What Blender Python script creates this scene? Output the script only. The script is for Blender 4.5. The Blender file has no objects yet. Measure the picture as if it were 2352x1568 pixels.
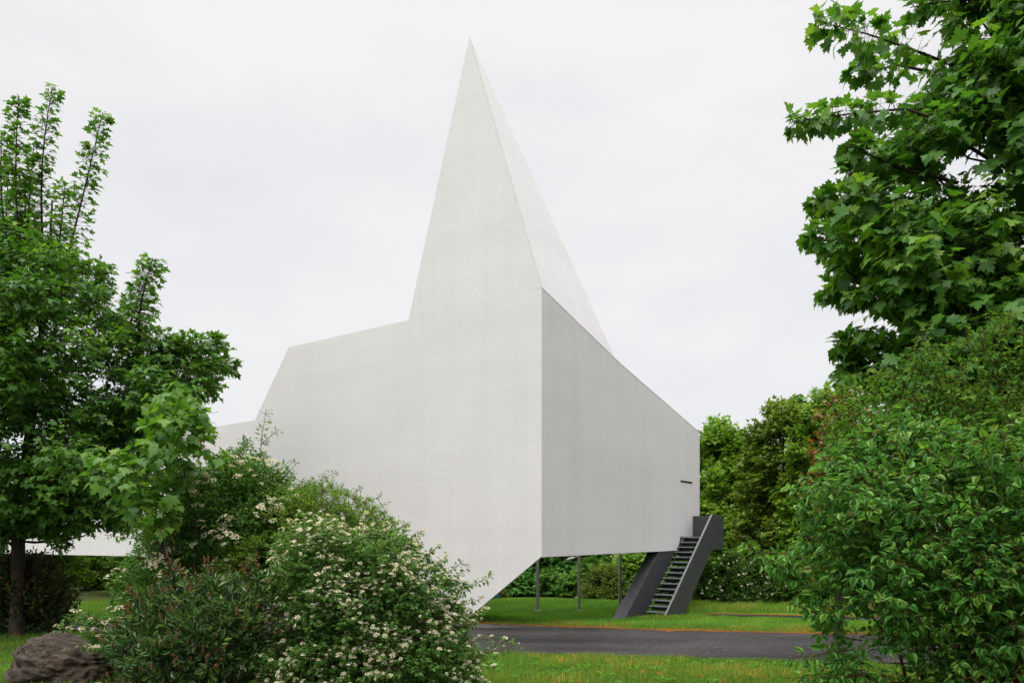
import bpy, bmesh, math, random
import numpy as np
from mathutils import Vector
random.seed(7)
rng = np.random.default_rng(11)
SC = bpy.context.scene
COL = SC.collection

# ------------------------------------------------------------------ camera model used to read sizes off the photograph
F, CX, HY, EYE = 1650.0, 1176.0, 1228.0, 2.65          # focal length (px of a 2352 px wide frame), centre, horizon, eye height
def P(px, py, d):
    return np.array([(px - CX) / F * d, d, EYE - (py - HY) / F * d])

_gy = [-30, 0, 8, 12.5, 14.5, 19.5, 22.5, 29, 34, 60, 150, 600]
_gz = [-1.5, -1.6, -1.75, -2.26, -2.43, -2.46, -2.62, -2.72, -2.9, -3.1, -3.2, -3.2]
def gz(x, y):
    x = np.asarray(x, float); y = np.asarray(y, float)
    z = EYE + np.interp(y, _gy, _gz)
    z = z + 0.20 * np.exp(-(((x + 2.2) / 2.2) ** 2 + ((y - 21.6) / 1.6) ** 2))
    z = z + 0.10 * np.exp(-(((x - 0.6) / 3.2) ** 2 + ((y - 29.5) / 2.5) ** 2))
    return z

# ------------------------------------------------------------------ object helpers
def empty(name, loc, label=None, cat=None, group=None):
    o = bpy.data.objects.new(name, None); COL.objects.link(o)
    o.empty_display_size = 0.3
    o.location = tuple(float(v) for v in loc)
    if label: o['label'] = label; o['category'] = cat
    if group: o['group'] = group
    return o

def loc_of(o):
    return np.array(o.location) if o is not None else np.zeros(3)

def add_mesh(name, V, faces, mat, parent=None, tint=None, smooth=False, world=True):
    """V (n,3) in world space; faces: (m,k) array or list of lists"""
    V = np.asarray(V, dtype=np.float64)
    if parent is not None and world:
        p = parent; off = np.zeros(3)
        while p is not None:
            off += np.array(p.location); p = p.parent
        V = V - off
    me = bpy.data.meshes.new(name)
    if isinstance(faces, np.ndarray):
        m, k = faces.shape
        me.vertices.add(len(V)); me.vertices.foreach_set('co', V.astype(np.float32).ravel())
        me.loops.add(m * k); me.loops.foreach_set('vertex_index', faces.astype(np.int32).ravel())
        me.polygons.add(m)
        me.polygons.foreach_set('loop_start', np.arange(0, m * k, k, dtype=np.int32))
        me.polygons.foreach_set('loop_total', np.full(m, k, dtype=np.int32))
        me.update(calc_edges=True)
    else:
        me.from_pydata([tuple(v) for v in V], [], [tuple(f) for f in faces]); me.update()
    if tint is not None:
        a = me.attributes.new('tint', 'FLOAT', 'FACE')
        a.data.foreach_set('value', np.asarray(tint, dtype=np.float32))
    if smooth:
        me.polygons.foreach_set('use_smooth', np.ones(len(me.polygons), dtype=bool))
    if mat is not None: me.materials.append(mat)
    o = bpy.data.objects.new(name, me); COL.objects.link(o)
    if parent is not None: o.parent = parent
    return o

def tag(o, label=None, cat=None, group=None, kind=None):
    if label: o['label'] = label
    if cat: o['category'] = cat
    if group: o['group'] = group
    if kind: o['kind'] = kind
    return o

def box_vf(c0, ax, ay, az):
    """box from a corner and three edge vectors"""
    c0 = np.array(c0, float); ax, ay, az = map(lambda v: np.array(v, float), (ax, ay, az))
    V = [c0, c0 + ax, c0 + ax + ay, c0 + ay]; V += [v + az for v in V]
    Fc = [[0, 3, 2, 1], [4, 5, 6, 7], [0, 1, 5, 4], [1, 2, 6, 5], [2, 3, 7, 6], [3, 0, 4, 7]]
    return V, Fc

def prism_vf(pts, ext):
    """closed prism: polygon pts (n,3) extruded by vector ext"""
    n = len(pts); ext = np.array(ext, float)
    V = [np.array(p, float) for p in pts] + [np.array(p, float) + ext for p in pts]
    Fc = [list(range(n))[::-1], list(range(n, 2 * n))] + [[i, (i + 1) % n, n + (i + 1) % n, n + i] for i in range(n)]
    return V, Fc

def fix_normals(o, bevel=0):
    bm = bmesh.new(); bm.from_mesh(o.data)
    bmesh.ops.recalc_face_normals(bm, faces=bm.faces)
    if bevel:
        bmesh.ops.bevel(bm, geom=list(bm.edges), offset=bevel, segments=1, affect='EDGES', profile=0.7)
    bm.to_mesh(o.data); bm.free(); o.data.update()

class Tubes:
    """tapered tubes along polylines, gathered into one mesh"""
    def __init__(s): s.V = []; s.F = []; s.n = 0
    def poly(s, pts, radii, sides=7):
        pts = np.asarray(pts, float); m = len(pts)
        tan = np.gradient(pts, axis=0); tan /= np.linalg.norm(tan, axis=1)[:, None] + 1e-9
        ref = np.array([0.31, 0.87, 0.13]); 
        a = np.cross(tan, ref); a /= np.linalg.norm(a, axis=1)[:, None] + 1e-9
        b = np.cross(tan, a)
        th = np.linspace(0, 2 * np.pi, sides, endpoint=False)
        r = np.asarray(radii, float)[:, None, None]
        ring = pts[:, None] + r * (np.cos(th)[None, :, None] * a[:, None] + np.sin(th)[None, :, None] * b[:, None])
        s.V.append(ring.reshape(-1, 3))
        i = np.arange(m - 1)[:, None] * sides; j = np.arange(sides)[None]; j2 = (j + 1) % sides
        f = np.stack([i + j, i + j2, i + sides + j2, i + sides + j], -1).reshape(-1, 4) + s.n
        s.F.append(f); s.n += m * sides
        cap = np.array([s.n - sides + k for k in range(sides)])
        for k in range(1, sides - 1, 2):
            s.F.append(np.array([[cap[0], cap[k], cap[min(k + 1, sides - 1)], cap[min(k + 2, sides - 1)] if k + 2 < sides else cap[k + 1 if k + 1 < sides else k]]]))
    def segs(s, A, B, r0, r1, sides=3):
        A = np.asarray(A, float); B = np.asarray(B, float); n = len(A)
        if n == 0: return
        t = B - A; t /= np.linalg.norm(t, axis=1)[:, None] + 1e-9
        ref = np.tile(np.array([0.3, 0.8, 0.2]), (n, 1))
        a = np.cross(t, ref); a /= np.linalg.norm(a, axis=1)[:, None] + 1e-9; b = np.cross(t, a)
        th = np.linspace(0, 2 * np.pi, sides, endpoint=False)
        c = np.cos(th)[None, :, None] * a[:, None] + np.sin(th)[None, :, None] * b[:, None]
        V = np.concatenate([A[:, None] + c * r0, B[:, None] + c * r1], 1).reshape(-1, 3)
        base = np.arange(n)[:, None] * 2 * sides; j = np.arange(sides)[None]; j2 = (j + 1) % sides
        f = np.stack([base + j, base + j2, base + sides + j2, base + sides + j], -1).reshape(-1, 4) + s.n
        s.V.append(V); s.F.append(f); s.n += len(V)
    def build(s, name, mat, parent, smooth=True):
        return add_mesh(name, np.concatenate(s.V), np.concatenate(s.F), mat, parent, smooth=smooth)

# ------------------------------------------------------------------ materials
def newmat(name):
    m = bpy.data.materials.new(name); m.use_nodes = True
    nt = m.node_tree; nt.nodes.clear()
    out = nt.nodes.new('ShaderNodeOutputMaterial')
    return m, nt, out
def N(nt, typ, **kw):
    n = nt.nodes.new(typ)
    for k, v in kw.items():
        if hasattr(n, k) and not k.startswith('in_'): setattr(n, k, v)
    return n
def ramp(nt, stops, fac=None, interp='LINEAR'):
    n = nt.nodes.new('ShaderNodeValToRGB'); n.color_ramp.interpolation = interp
    els = n.color_ramp.elements
    while len(els) < len(stops): els.new(0.5)
    for e, (p, c) in zip(els, stops):
        e.position = p; e.color = (*c, 1) if len(c) == 3 else c
    if fac is not None: nt.links.new(fac, n.inputs[0])
    return n
def noise(nt, scale, detail=4, rough=0.55, vec=None, mapscale=None):
    tc = nt.nodes.new('ShaderNodeTexCoord'); src = tc.outputs['Object'] if vec is None else vec
    if mapscale:
        mp = nt.nodes.new('ShaderNodeMapping'); mp.inputs['Scale'].default_value = mapscale
        nt.links.new(src, mp.inputs[0]); src = mp.outputs[0]
    n = nt.nodes.new('ShaderNodeTexNoise'); n.inputs['Scale'].default_value = scale
    n.inputs['Detail'].default_value = detail; n.inputs['Roughness'].default_value = rough
    nt.links.new(src, n.inputs['Vector'])
    return n
def mixc(nt, fac, a, b, blend='MIX'):
    n = nt.nodes.new('ShaderNodeMix'); n.data_type = 'RGBA'; n.blend_type = blend
    for sock, v in ((n.inputs[0], fac), (n.inputs[6], a), (n.inputs[7], b)):
        if isinstance(v, (int, float)): sock.default_value = v
        elif isinstance(v, tuple): sock.default_value = (*v, 1)
        else: nt.links.new(v, sock)
    return n.outputs[2]
def bump(nt, height, strength, dist):
    b = nt.nodes.new('ShaderNodeBump'); b.inputs['Strength'].default_value = strength
    b.inputs['Distance'].default_value = dist; nt.links.new(height, b.inputs['Height'])
    return b.outputs[0]
def principled(nt, out, color, rough=0.6, spec=0.5, normal=None, metal=0.0):
    p = nt.nodes.new('ShaderNodeBsdfPrincipled')
    if isinstance(color, tuple): p.inputs['Base Color'].default_value = (*color, 1)
    else: nt.links.new(color, p.inputs['Base Color'])
    if isinstance(rough, (int, float)): p.inputs['Roughness'].default_value = rough
    else: nt.links.new(rough, p.inputs['Roughness'])
    p.inputs['Specular IOR Level'].default_value = spec
    p.inputs['Metallic'].default_value = metal
    if normal is not None: nt.links.new(normal, p.inputs['Normal'])
    nt.links.new(p.outputs[0], out.inputs[0])
    return p

def leaf_mat(name, dark, mid, light, trans=0.35, rough=0.45, spec=0.4, accent=None, gain=(1.72, 1.62, 1.28)):
    dark, mid, light = (tuple(a * g for a, g in zip(c, gain)) for c in (dark, mid, light))
    spec *= .6
    m, nt, out = newmat(name)
    at = nt.nodes.new('ShaderNodeAttribute'); at.attribute_name = 'tint'
    stops = [(0.0, dark), (0.5, mid), (0.93 if accent else 1.0, light)]
    if accent: stops.append((1.0, accent))
    r = ramp(nt, stops, at.outputs['Fac'])
    p = principled(nt, out, r.outputs[0], rough, spec)
    tr = nt.nodes.new('ShaderNodeBsdfTranslucent')
    tcol = mixc(nt, 1.0, r.outputs[0], (1.45, 1.5, 0.55), 'MULTIPLY')
    nt.links.new(tcol, tr.inputs[0])
    mx = nt.nodes.new('ShaderNodeMixShader'); mx.inputs[0].default_value = trans
    nt.links.new(p.outputs[0], mx.inputs[1]); nt.links.new(tr.outputs[0], mx.inputs[2])
    nt.links.new(mx.outputs[0], out.inputs[0])
    return m

def bark_mat(name, a, b, c=None, scale=14, patch=(0.58, 0.66)):
    m, nt, out = newmat(name)
    n = noise(nt, scale, 6, 0.65, mapscale=(1, 1, 0.22))
    r = ramp(nt, [(0.3, a), (0.7, b)], n.outputs[0])
    col = r.outputs[0]
    if c:
        n2 = noise(nt, 2.3, 4, 0.6); r2 = ramp(nt, [(patch[0], (0, 0, 0)), (patch[1], (1, 1, 1))], n2.outputs[0])
        col = mixc(nt, r2.outputs[0], col, c)
    principled(nt, out, col, 0.85, 0.2, bump(nt, n.outputs[0], 0.8, 0.03))
    return m

def wall_mat():
    m, nt, out = newmat('white_coating')
    big = noise(nt, 0.35, 5, 0.6)
    band = noise(nt, 1.0, 4, 0.6, mapscale=(0.10, 0.10, 1.6))
    streak = noise(nt, 1.0, 6, 0.65, mapscale=(1.7, 1.7, 0.09))
    fine = noise(nt, 17, 5, 0.8)
    c = ramp(nt, [(0.22, (0.662, 0.648, 0.648)), (0.78, (0.722, 0.708, 0.708))], big.outputs[0]).outputs[0]
    rb = ramp(nt, [(0.3, (0.955, 0.955, 0.955)), (0.6, (1, 1, 1))], band.outputs[0])
    c = mixc(nt, 1.0, c, rb.outputs[0], 'MULTIPLY')
    rs = ramp(nt, [(0.28, (0.955, 0.955, 0.95)), (0.55, (1, 1, 1))], streak.outputs[0])
    c = mixc(nt, 1.0, c, rs.outputs[0], 'MULTIPLY')
    rf = ramp(nt, [(0.3, (0.89, 0.89, 0.89)), (0.7, (1.02, 1.02, 1.02))], fine.outputs[0])
    c = mixc(nt, 1.0, c, rf.outputs[0], 'MULTIPLY')
    # thin cold joints of the formwork, a little darker
    tc = nt.nodes.new('ShaderNodeTexCoord'); sx = nt.nodes.new('ShaderNodeSeparateXYZ'); nt.links.new(tc.outputs['Object'], sx.inputs[0])
    wob = noise(nt, 0.5, 5, 0.7)
    add = nt.nodes.new('ShaderNodeMath'); add.operation = 'MULTIPLY_ADD'; nt.links.new(wob.outputs[0], add.inputs[0]); add.inputs[1].default_value = 0.16
    nt.links.new(sx.outputs[2], add.inputs[2])
    fr = nt.nodes.new('ShaderNodeMath'); fr.operation = 'PINGPONG'; nt.links.new(add.outputs[0], fr.inputs[0]); fr.inputs[1].default_value = 0.62
    rj = ramp(nt, [(0.0, (0.0, 0, 0)), (0.045, (1, 1, 1))], fr.outputs[0])
    msk = noise(nt, 0.45, 3, 0.5); rm = ramp(nt, [(0.45, (0, 0, 0)), (0.62, (1, 1, 1))], msk.outputs[0])
    inv = nt.nodes.new('ShaderNodeMath'); inv.operation = 'SUBTRACT'; inv.inputs[0].default_value = 1.0; nt.links.new(rj.outputs[0], inv.inputs[1])
    mm = nt.nodes.new('ShaderNodeMath'); mm.operation = 'MULTIPLY'; nt.links.new(inv.outputs[0], mm.inputs[0]); nt.links.new(rm.outputs[0], mm.inputs[1])
    m2 = nt.nodes.new('ShaderNodeMath'); m2.operation = 'MULTIPLY'; nt.links.new(mm.outputs[0], m2.inputs[0]); m2.inputs[1].default_value = 0.35
    c = mixc(nt, m2.outputs[0], c, (0.64, 0.635, 0.62))
    bn = nt.nodes.new('ShaderNodeMath'); bn.operation = 'ADD'; nt.links.new(fine.outputs[0], bn.inputs[0])
    n3 = noise(nt, 5, 3, 0.6); nt.links.new(n3.outputs[0], bn.inputs[1])
    principled(nt, out, c, 0.8, 0.25, bump(nt, bn.outputs[0], 0.2, 0.02))
    return m

def steel_mat(name, col, rough=0.45):
    m, nt, out = newmat(name)
    n = noise(nt, 6, 5, 0.6); n2 = noise(nt, 60, 3, 0.6)
    r = ramp(nt, [(0.3, tuple(v * 0.82 for v in col)), (0.7, tuple(min(1, v * 1.15) for v in col))], n.outputs[0])
    rr = ramp(nt, [(0.3, (rough - .08,) * 3), (0.7, (rough + .12,) * 3)], n.outputs[0])
    principled(nt, out, r.outputs[0], rr.outputs[0], 0.5, bump(nt, n2.outputs[0], 0.15, 0.004))
    return m

M = {}
M['wall'] = wall_mat()
M['steel'] = steel_mat('anthracite_paint', (0.040, 0.040, 0.044), 0.5)
M['steel_light'] = steel_mat('lit_steel_edge', (0.16, 0.16, 0.165), 0.45)  # paler than the panel paint: light catching the rim, put into the colour
M['tread'] = steel_mat('tread_steel', (0.15, 0.16, 0.18), 0.4)
M['post'] = steel_mat('post_grey', (0.30, 0.29, 0.265), 0.5)
M['joint'] = steel_mat('joint_dark', (0.10, 0.095, 0.085), 0.8)
M['lamp'] = steel_mat('lamp_aluminium', (0.55, 0.56, 0.58), 0.35)
M['teal'] = steel_mat('teal_paint', (0.03, 0.10, 0.12), 0.4)

def asphalt():
    m, nt, out = newmat('asphalt')
    a = noise(nt, 55, 4, 0.8); b = noise(nt, 0.8, 5, 0.6); w = noise(nt, 0.55, 3, 0.5, mapscale=(0.25, 1.6, 1))
    c = ramp(nt, [(0.3, (0.0185, 0.0168, 0.0165)), (0.7, (0.034, 0.031, 0.0308))], b.outputs[0]).outputs[0]
    g = ramp(nt, [(0.35, (0.45, 0.45, 0.45)), (0.7, (1.55, 1.55, 1.55))], a.outputs[0])
    c = mixc(nt, 1.0, c, g.outputs[0], 'MULTIPLY')
    wr = ramp(nt, [(0.40, (0.55, 0.55, 0.55)), (0.62, (1.45, 1.45, 1.48))], w.outputs[0])
    c = mixc(nt, 1.0, c, wr.outputs[0], 'MULTIPLY')
    v = nt.nodes.new('ShaderNodeTexVoronoi'); v.inputs['Scale'].default_value = 11
    tc = nt.nodes.new('ShaderNodeTexCoord'); nt.links.new(tc.outputs['Object'], v.inputs['Vector'])
    vr = ramp(nt, [(0.10, (1, 1, 1)), (0.14, (0, 0, 0))], v.outputs['Distance'])
    mk = noise(nt, 1.3, 3, 0.6); mr = ramp(nt, [(0.5, (0, 0, 0)), (0.6, (0.7, 0.7, 0.7))], mk.outputs[0])
    fm = mixc(nt, 1.0, vr.outputs[0], mr.outputs[0], 'MULTIPLY')
    c = mixc(nt, fm, c, (0.22, 0.21, 0.19))
    rr = ramp(nt, [(0.42, (0.42,) * 3), (0.62, (0.75,) * 3)], w.outputs[0])
    principled(nt, out, c, rr.outputs[0], 0.2, bump(nt, a.outputs[0], 0.8, 0.012))
    return m
M['asphalt'] = asphalt()

def ground_mat(name, c1, c2, c3):
    m, nt, out = newmat(name)
    a = noise(nt, 1.1, 6, 0.65); b = noise(nt, 35, 4, 0.7)
    c = ramp(nt, [(0.3, c1), (0.55, c2), (0.75, c3)], a.outputs[0]).outputs[0]
    g = ramp(nt, [(0.3, (0.5, 0.5, 0.5)), (0.7, (1.3, 1.3, 1.3))], b.outputs[0])
    c = mixc(nt, 1.0, c, g.outputs[0], 'MULTIPLY')
    principled(nt, out, c, 0.95, 0.1, bump(nt, b.outputs[0], 0.8, 0.05))
    return m
M['fold'] = steel_mat('fold_flashing', (0.56, 0.55, 0.55), 0.7)
M['patch'] = ground_mat('road_patch', (0.075, 0.072, 0.072), (0.095, 0.092, 0.09), (0.06, 0.058, 0.058))
M['ground'] = ground_mat('lawn_soil', (0.040, 0.060, 0.014), (0.060, 0.085, 0.018), (0.11, 0.085, 0.030))
M['verge'] = ground_mat('brown_verge', (0.16, 0.065, 0.016), (0.20, 0.085, 0.022), (0.11, 0.065, 0.022))
M['grass'] = leaf_mat('grass_blades', (0.040, 0.100, 0.018), (0.066, 0.155, 0.022), (0.120, 0.185, 0.032), 0.3, 0.55, 0.25, accent=(0.34, 0.22, 0.07))
M['lawn'] = leaf_mat('mown_grass', (0.056, 0.155, 0.024), (0.082, 0.208, 0.032), (0.120, 0.235, 0.042), 0.3, 0.55, 0.25)
M['drygrass'] = leaf_mat('dry_grass', (0.13, 0.060, 0.014), (0.27, 0.115, 0.022), (0.36, 0.20, 0.05), 0.25, 0.7, 0.1)
M['bark_maple'] = bark_mat('maple_bark', (0.016, 0.013, 0.010), (0.055, 0.045, 0.036), (0.17, 0.070, 0.020), 14, (0.55, 0.72))
M['bark_dark'] = bark_mat('dark_bark', (0.018, 0.014, 0.011), (0.06, 0.048, 0.038))
M['bark_red'] = bark_mat('red_twig', (0.050, 0.016, 0.010), (0.11, 0.040, 0.020))
M['bark_tan'] = bark_mat('tan_twig', (0.06, 0.038, 0.02), (0.15, 0.09, 0.045))

# ------------------------------------------------------------------ leaves
def _fan(half, fold, droop, centre=0.33):
    """symmetric lobed leaf as a fan round a midrib point; half = outline of the right half from base to tip"""
    pts = list(half) + [(-x, y) for x, y in half[-2:0:-1]]
    V = [(0, centre, 0)] + [(x, y, 0) for x, y in pts]
    V = np.array(V, float); V[:, 2] = fold * np.abs(V[:, 0]) - droop * V[:, 1] ** 2
    n = len(pts)
    T = np.array([[0, 1 + i, 1 + (i + 1) % n] for i in range(n)])
    return V, T
MAPLE_HALF = [(0, 0), (.34, -.06), (.24, .17), (.42, .20), (.60, .45), (.40, .46), (.38, .64), (.17, .54), (.21, .78), (.09, .80), (0, 1.0)]
MAPLE_SIMPLE = [(0, 0), (.36, -.02), (.25, .2), (.60, .46), (.20, .52), (.17, .78), (0, 1.0)]
MAPLE_MIN = [(0, 0), (.40, .02), (.55, .48), (.2, .55), (0, 1.0)]
T_MAPLE = [_fan(MAPLE_HALF, f, d) for f, d in ((.18, .25), (-.05, .4), (.3, .1), (.1, .55))]
T_MAPLES = [_fan(MAPLE_SIMPLE, f, d) for f, d in ((.2, .25), (-.05, .4), (.3, .1), (.1, .5))]
T_MAPLEM = [_fan(MAPLE_MIN, f, d) for f, d in ((.2, .25), (-.05, .4), (.3, .1))]
OVATE = [(0, 0), (.24, .12), (.35, .34), (.27, .62), (.09, .88), (0, 1.0)]
LANCE = [(0, 0), (.12, .18), (.18, .48), (.12, .78), (0, 1.0)]
LAUREL = [(0, 0), (.12, .16), (.19, .42), (.19, .62), (.10, .86), (0, 1.0)]
OVATE_S = [(0, 0), (.24, .30), (.20, .62), (0, 1.0)]
def _blade(half, fold, droop):
    L = [(0, 0)] + [(x, y) for x, y in half[1:-1]] + [(0, 1)]
    rib = [(0, y) for x, y in half]
    V = [(0, y, -droop * y * y) for x, y in half]; nr = len(V)
    for sgn in (1, -1):
        V += [(sgn * x, y, fold * x - droop * y * y) for x, y in half[1:-1]]
    T = []; k = len(half) - 2
    for s_ in range(2):
        o = nr + s_ * k
        T.append([0, o, 1])
        for i in range(k - 1):
            T.append([o + i, o + i + 1, i + 2]); T.append([o + i, i + 2, i + 1])
        T.append([o + k - 1, nr - 1, nr - 2])
    return np.array(V, float), np.array(T)
T_OVATE = [_blade(OVATE, f, d) for f, d in ((.35, .15), (.2, .35), (.5, .5), (.1, .05))]
T_LANCE = [_blade(LANCE, f, d) for f, d in ((.4, .1), (.6, .25), (.3, -.1))]
T_LAUREL = [_blade(LAUREL, f, d) for f, d in ((.4, .1), (.6, .3), (.3, -.1))]
T_OVS = [_blade(OVATE_S, f, d) for f, d in ((.5, .1), (.3, .3), (.6, .4))]

def nrm(v): return v / (np.linalg.norm(v, axis=-1, keepdims=True) + 1e-9)

def leaf_geo(tmpls, pos, tip, nor, size, tint):
    n = len(pos); tip = nrm(tip)
    nor = nrm(nor - tip * np.sum(nor * tip, 1, keepdims=True)); side = np.cross(tip, nor)
    which = rng.integers(0, len(tmpls), n)
    VV, FF, TT, off = [], [], [], 0
    for k, (tv, tf) in enumerate(tmpls):
        ix = np.where(which == k)[0]
        if len(ix) == 0: continue
        wsc = rng.uniform(.82, 1.12, len(ix))[:, None, None]
        v = pos[ix][:, None] + size[ix][:, None, None] * (tv[None, :, 0:1] * wsc * side[ix][:, None] + tv[None, :, 1:2] * tip[ix][:, None] + tv[None, :, 2:3] * nor[ix][:, None])
        f = tf[None] + (np.arange(len(ix)) * len(tv))[:, None, None] + off
        VV.append(v.reshape(-1, 3)); FF.append(f.reshape(-1, 3)); TT.append(np.repeat(tint[ix], len(tf)))
        off += len(ix) * len(tv)
    return np.concatenate(VV), np.concatenate(FF), np.concatenate(TT)

def build_leaves(name, tmpls, L, mat, parent):
    pos, tip, nor, size, tint = [np.concatenate(x) for x in zip(*L)]
    V, Fc, T = leaf_geo(tmpls, pos, tip, nor, size, np.clip(tint, 0, 1))
    return add_mesh(name, V, Fc, mat, parent, tint=T)

UP = np.array([0, 0, 1.0])
def rdirs(n):
    return nrm(rng.normal(size=(n, 3)))

def sprays(clumps, per_m2, k, size, L=None, style='maple', shell=(.55, 1.05), upbias=.15, jit=.35, tree_c=None, tintv=.16, droop=.3, squash=1.0, tint0=.48):
    """clumps: list of (centre, radius). Returns leaf arrays plus the twig ends."""
    cen, dirs, tn = [], [], []
    for c, r in clumps:
        m = max(3, int(rng.poisson(per_m2 * 12.5 * r * r)))
        d = rdirs(m)
        rr = r * rng.uniform(shell[0], shell[1], m)
        off = d * rr[:, None]; off[:, 2] *= squash
        cen.append(c + off)
        o = d * 0.8
        if tree_c is not None: o = o + nrm((c - tree_c)[None]) * .55
        dirs.append(o); tn.append(np.full(m, rng.normal(0, .07)) + rng.normal(0, .07, m))
    cen = np.concatenate(cen); dirs = np.concatenate(dirs); tn = np.concatenate(tn)
    dirs[:, 2] = dirs[:, 2] * .6 + upbias
    d = nrm(dirs + rng.normal(0, .25, dirs.shape)); n = len(cen)
    if L is None: L = size * 2.6
    base_n = UP[None] * 1.0 + d * (.35 if style == 'maple' else .55) + rng.normal(0, jit * .8, (n, 3))
    if style == 'upright': base_n = d + rng.normal(0, .4, (n, 3))
    side = nrm(np.cross(d, base_n))
    P_, T_, N_, S_, C_ = [], [], [], [], []
    for i in range(k):
        a = (i + rng.uniform(.2, .8, n)) / k
        sg = np.where((np.arange(n) + i) % 2 == 0, 1., -1.)[:, None]
        last = i == k - 1
        p = cen + d * (a * L - L * .5)[:, None] + side * sg * (size * (.05 if last else .18))
        t = d * (1.0 if last else .55) + side * sg * (0 if last else .8) + rng.normal(0, .28, (n, 3))
        t[:, 2] -= droop * rng.uniform(.3, 1.4, n)
        if style == 'upright': t = d * .9 + side * sg * .8 + rng.normal(0, .35, (n, 3)); t[:, 2] += .2
        nn = base_n + rng.normal(0, jit, (n, 3))
        P_.append(p); T_.append(t); N_.append(nn); S_.append(size * rng.uniform(.45, 1.22, n))
        C_.append(tint0 + tn + rng.normal(0, tintv, n))
    leaves = tuple(np.concatenate(x) for x in (P_, T_, N_, S_, C_))
    return leaves, (cen - d * (L * .75), cen + d * (L * .45), d)

def shoot(p0, p1, width, n, size, taper=.45, start=.0, tintv=.15, bend=.0, droop=.15, tint0=.5):
    """a leafy shoot: stem polyline and leaves in whorls round it"""
    p0 = np.asarray(p0, float); p1 = np.asarray(p1, float); ax = p1 - p0; Ln = np.linalg.norm(ax)
    t = np.sort(rng.uniform(start, 1.0, n)); w = width * (1 - (1 - taper) * t) * rng.uniform(.15, 1.0, n) ** .7
    perp = np.cross(ax, UP); perp = perp / (np.linalg.norm(perp) + 1e-9); p2 = np.cross(ax / Ln, perp)
    th = rng.uniform(0, 2 * np.pi, n)
    o = np.cos(th)[:, None] * perp + np.sin(th)[:, None] * p2
    bnd = (np.sin(t * np.pi) * bend)[:, None] * perp
    pos = p0 + ax * t[:, None] + o * w[:, None] * .75 + bnd
    tip = o + (ax / Ln) * .35 + rng.normal(0, .3, (n, 3)); tip[:, 2] -= droop
    nor = UP + o * .3 + rng.normal(0, .4, (n, 3))
    s = size * rng.uniform(.6, 1.15, n)
    lv = (pos, tip, nor, s, tint0 + rng.normal(0, tintv, n))
    stem = p0 + ax * np.linspace(0, 1, 7)[:, None] + (np.sin(np.linspace(0, 1, 7) * np.pi) * bend)[:, None] * perp
    pet = (p0 + ax * np.clip(t - .02, 0, 1)[:, None] + bnd, pos)
    return lv, stem, pet

# ------------------------------------------------------------------ clumps inside an outline read off the photograph
def in_poly(pts, poly):
    x, y = pts[:, 0], pts[:, 1]; n = len(poly); c = np.zeros(len(pts), bool); j = n - 1
    for i in range(n):
        xi, yi = poly[i]; xj, yj = poly[j]
        c ^= ((yi > y) != (yj > y)) & (x < (xj - xi) * (y - yi) / (yj - yi + 1e-12) + xi); j = i
    return c
def edge_dist(pts, poly):
    d = np.full(len(pts), 1e9)
    for i in range(len(poly)):
        a = np.array(poly[i], float); b = np.array(poly[(i + 1) % len(poly)], float); ab = b - a
        t = np.clip(((pts - a) @ ab) / (ab @ ab + 1e-9), 0, 1)
        d = np.minimum(d, np.linalg.norm(pts - (a + t[:, None] * ab), axis=1))
    return d
def fill(poly, spacing, rmax, d0, thick, full, front=True, rmin=10, tries=4000, zgrow=0, layers=2):
    """clumps (world centre, radius); thick: half thickness in metres where the outline is `full` px from its edge"""
    poly = [tuple(map(float, p)) for p in poly]
    lo = np.min(poly, 0); hi = np.max(poly, 0)
    c = rng.uniform(lo, hi, (tries, 2)); c = c[in_poly(c, poly)]; ed = edge_dist(c, poly)
    kept = []; out = []
    for (x, y), e in zip(c, ed):
        if e < rmin * .8: continue
        sp = spacing * (0.45 + 0.55 * min(1, e / rmax))
        if any((x - a) ** 2 + (y - b) ** 2 < sp * sp for a, b in kept): continue
        kept.append((x, y))
        r = min(rmax, max(rmin, e * .95)) * rng.uniform(.8, 1.1)
        th = thick * math.sqrt(max(0, 1 - (1 - min(1, e / full)) ** 2))
        for l in range(layers):
            if l == 0: d = d0 - th * rng.uniform(.45, 1.0)
            elif l == 1: d = d0 + th * rng.uniform(.1, .9)
            else: d = d0 + th * rng.uniform(-.5, .3)
            rr = r * d / F
            out.append((P(x, y, d), rr))
    return out

def limbs(tb, trunk, clumps, r_at, frac=.5, rr=.035, wig=.12, rise=.7):
    """limbs from the trunk polyline to clump centres"""
    trunk = np.asarray(trunk, float)
    for c, r in clumps:
        if rng.random() > frac: continue
        hd = np.linalg.norm(trunk[:, :2] - c[:2], axis=1)
        target = np.maximum(c[2] - rise * hd, trunk[0, 2] + 2.2)
        i = int(np.argmin(np.abs(trunk[:, 2] - target)))
        a = trunk[i]; L_ = np.linalg.norm(c - a)
        if L_ < .05: continue
        t = np.linspace(0, 1, 6)[:, None]
        pts = a + (c - a) * t; pts[:, 2] += -np.sin(t[:, 0] * np.pi) * L_ * .08
        pts[1:-1] += rng.normal(0, wig * L_ * .12, (4, 3))
        r0 = min(rr * (0.5 + L_ * .25), r_at * .55)
        tb.poly(pts, np.linspace(r0, r0 * .25, 6), 5)
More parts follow.
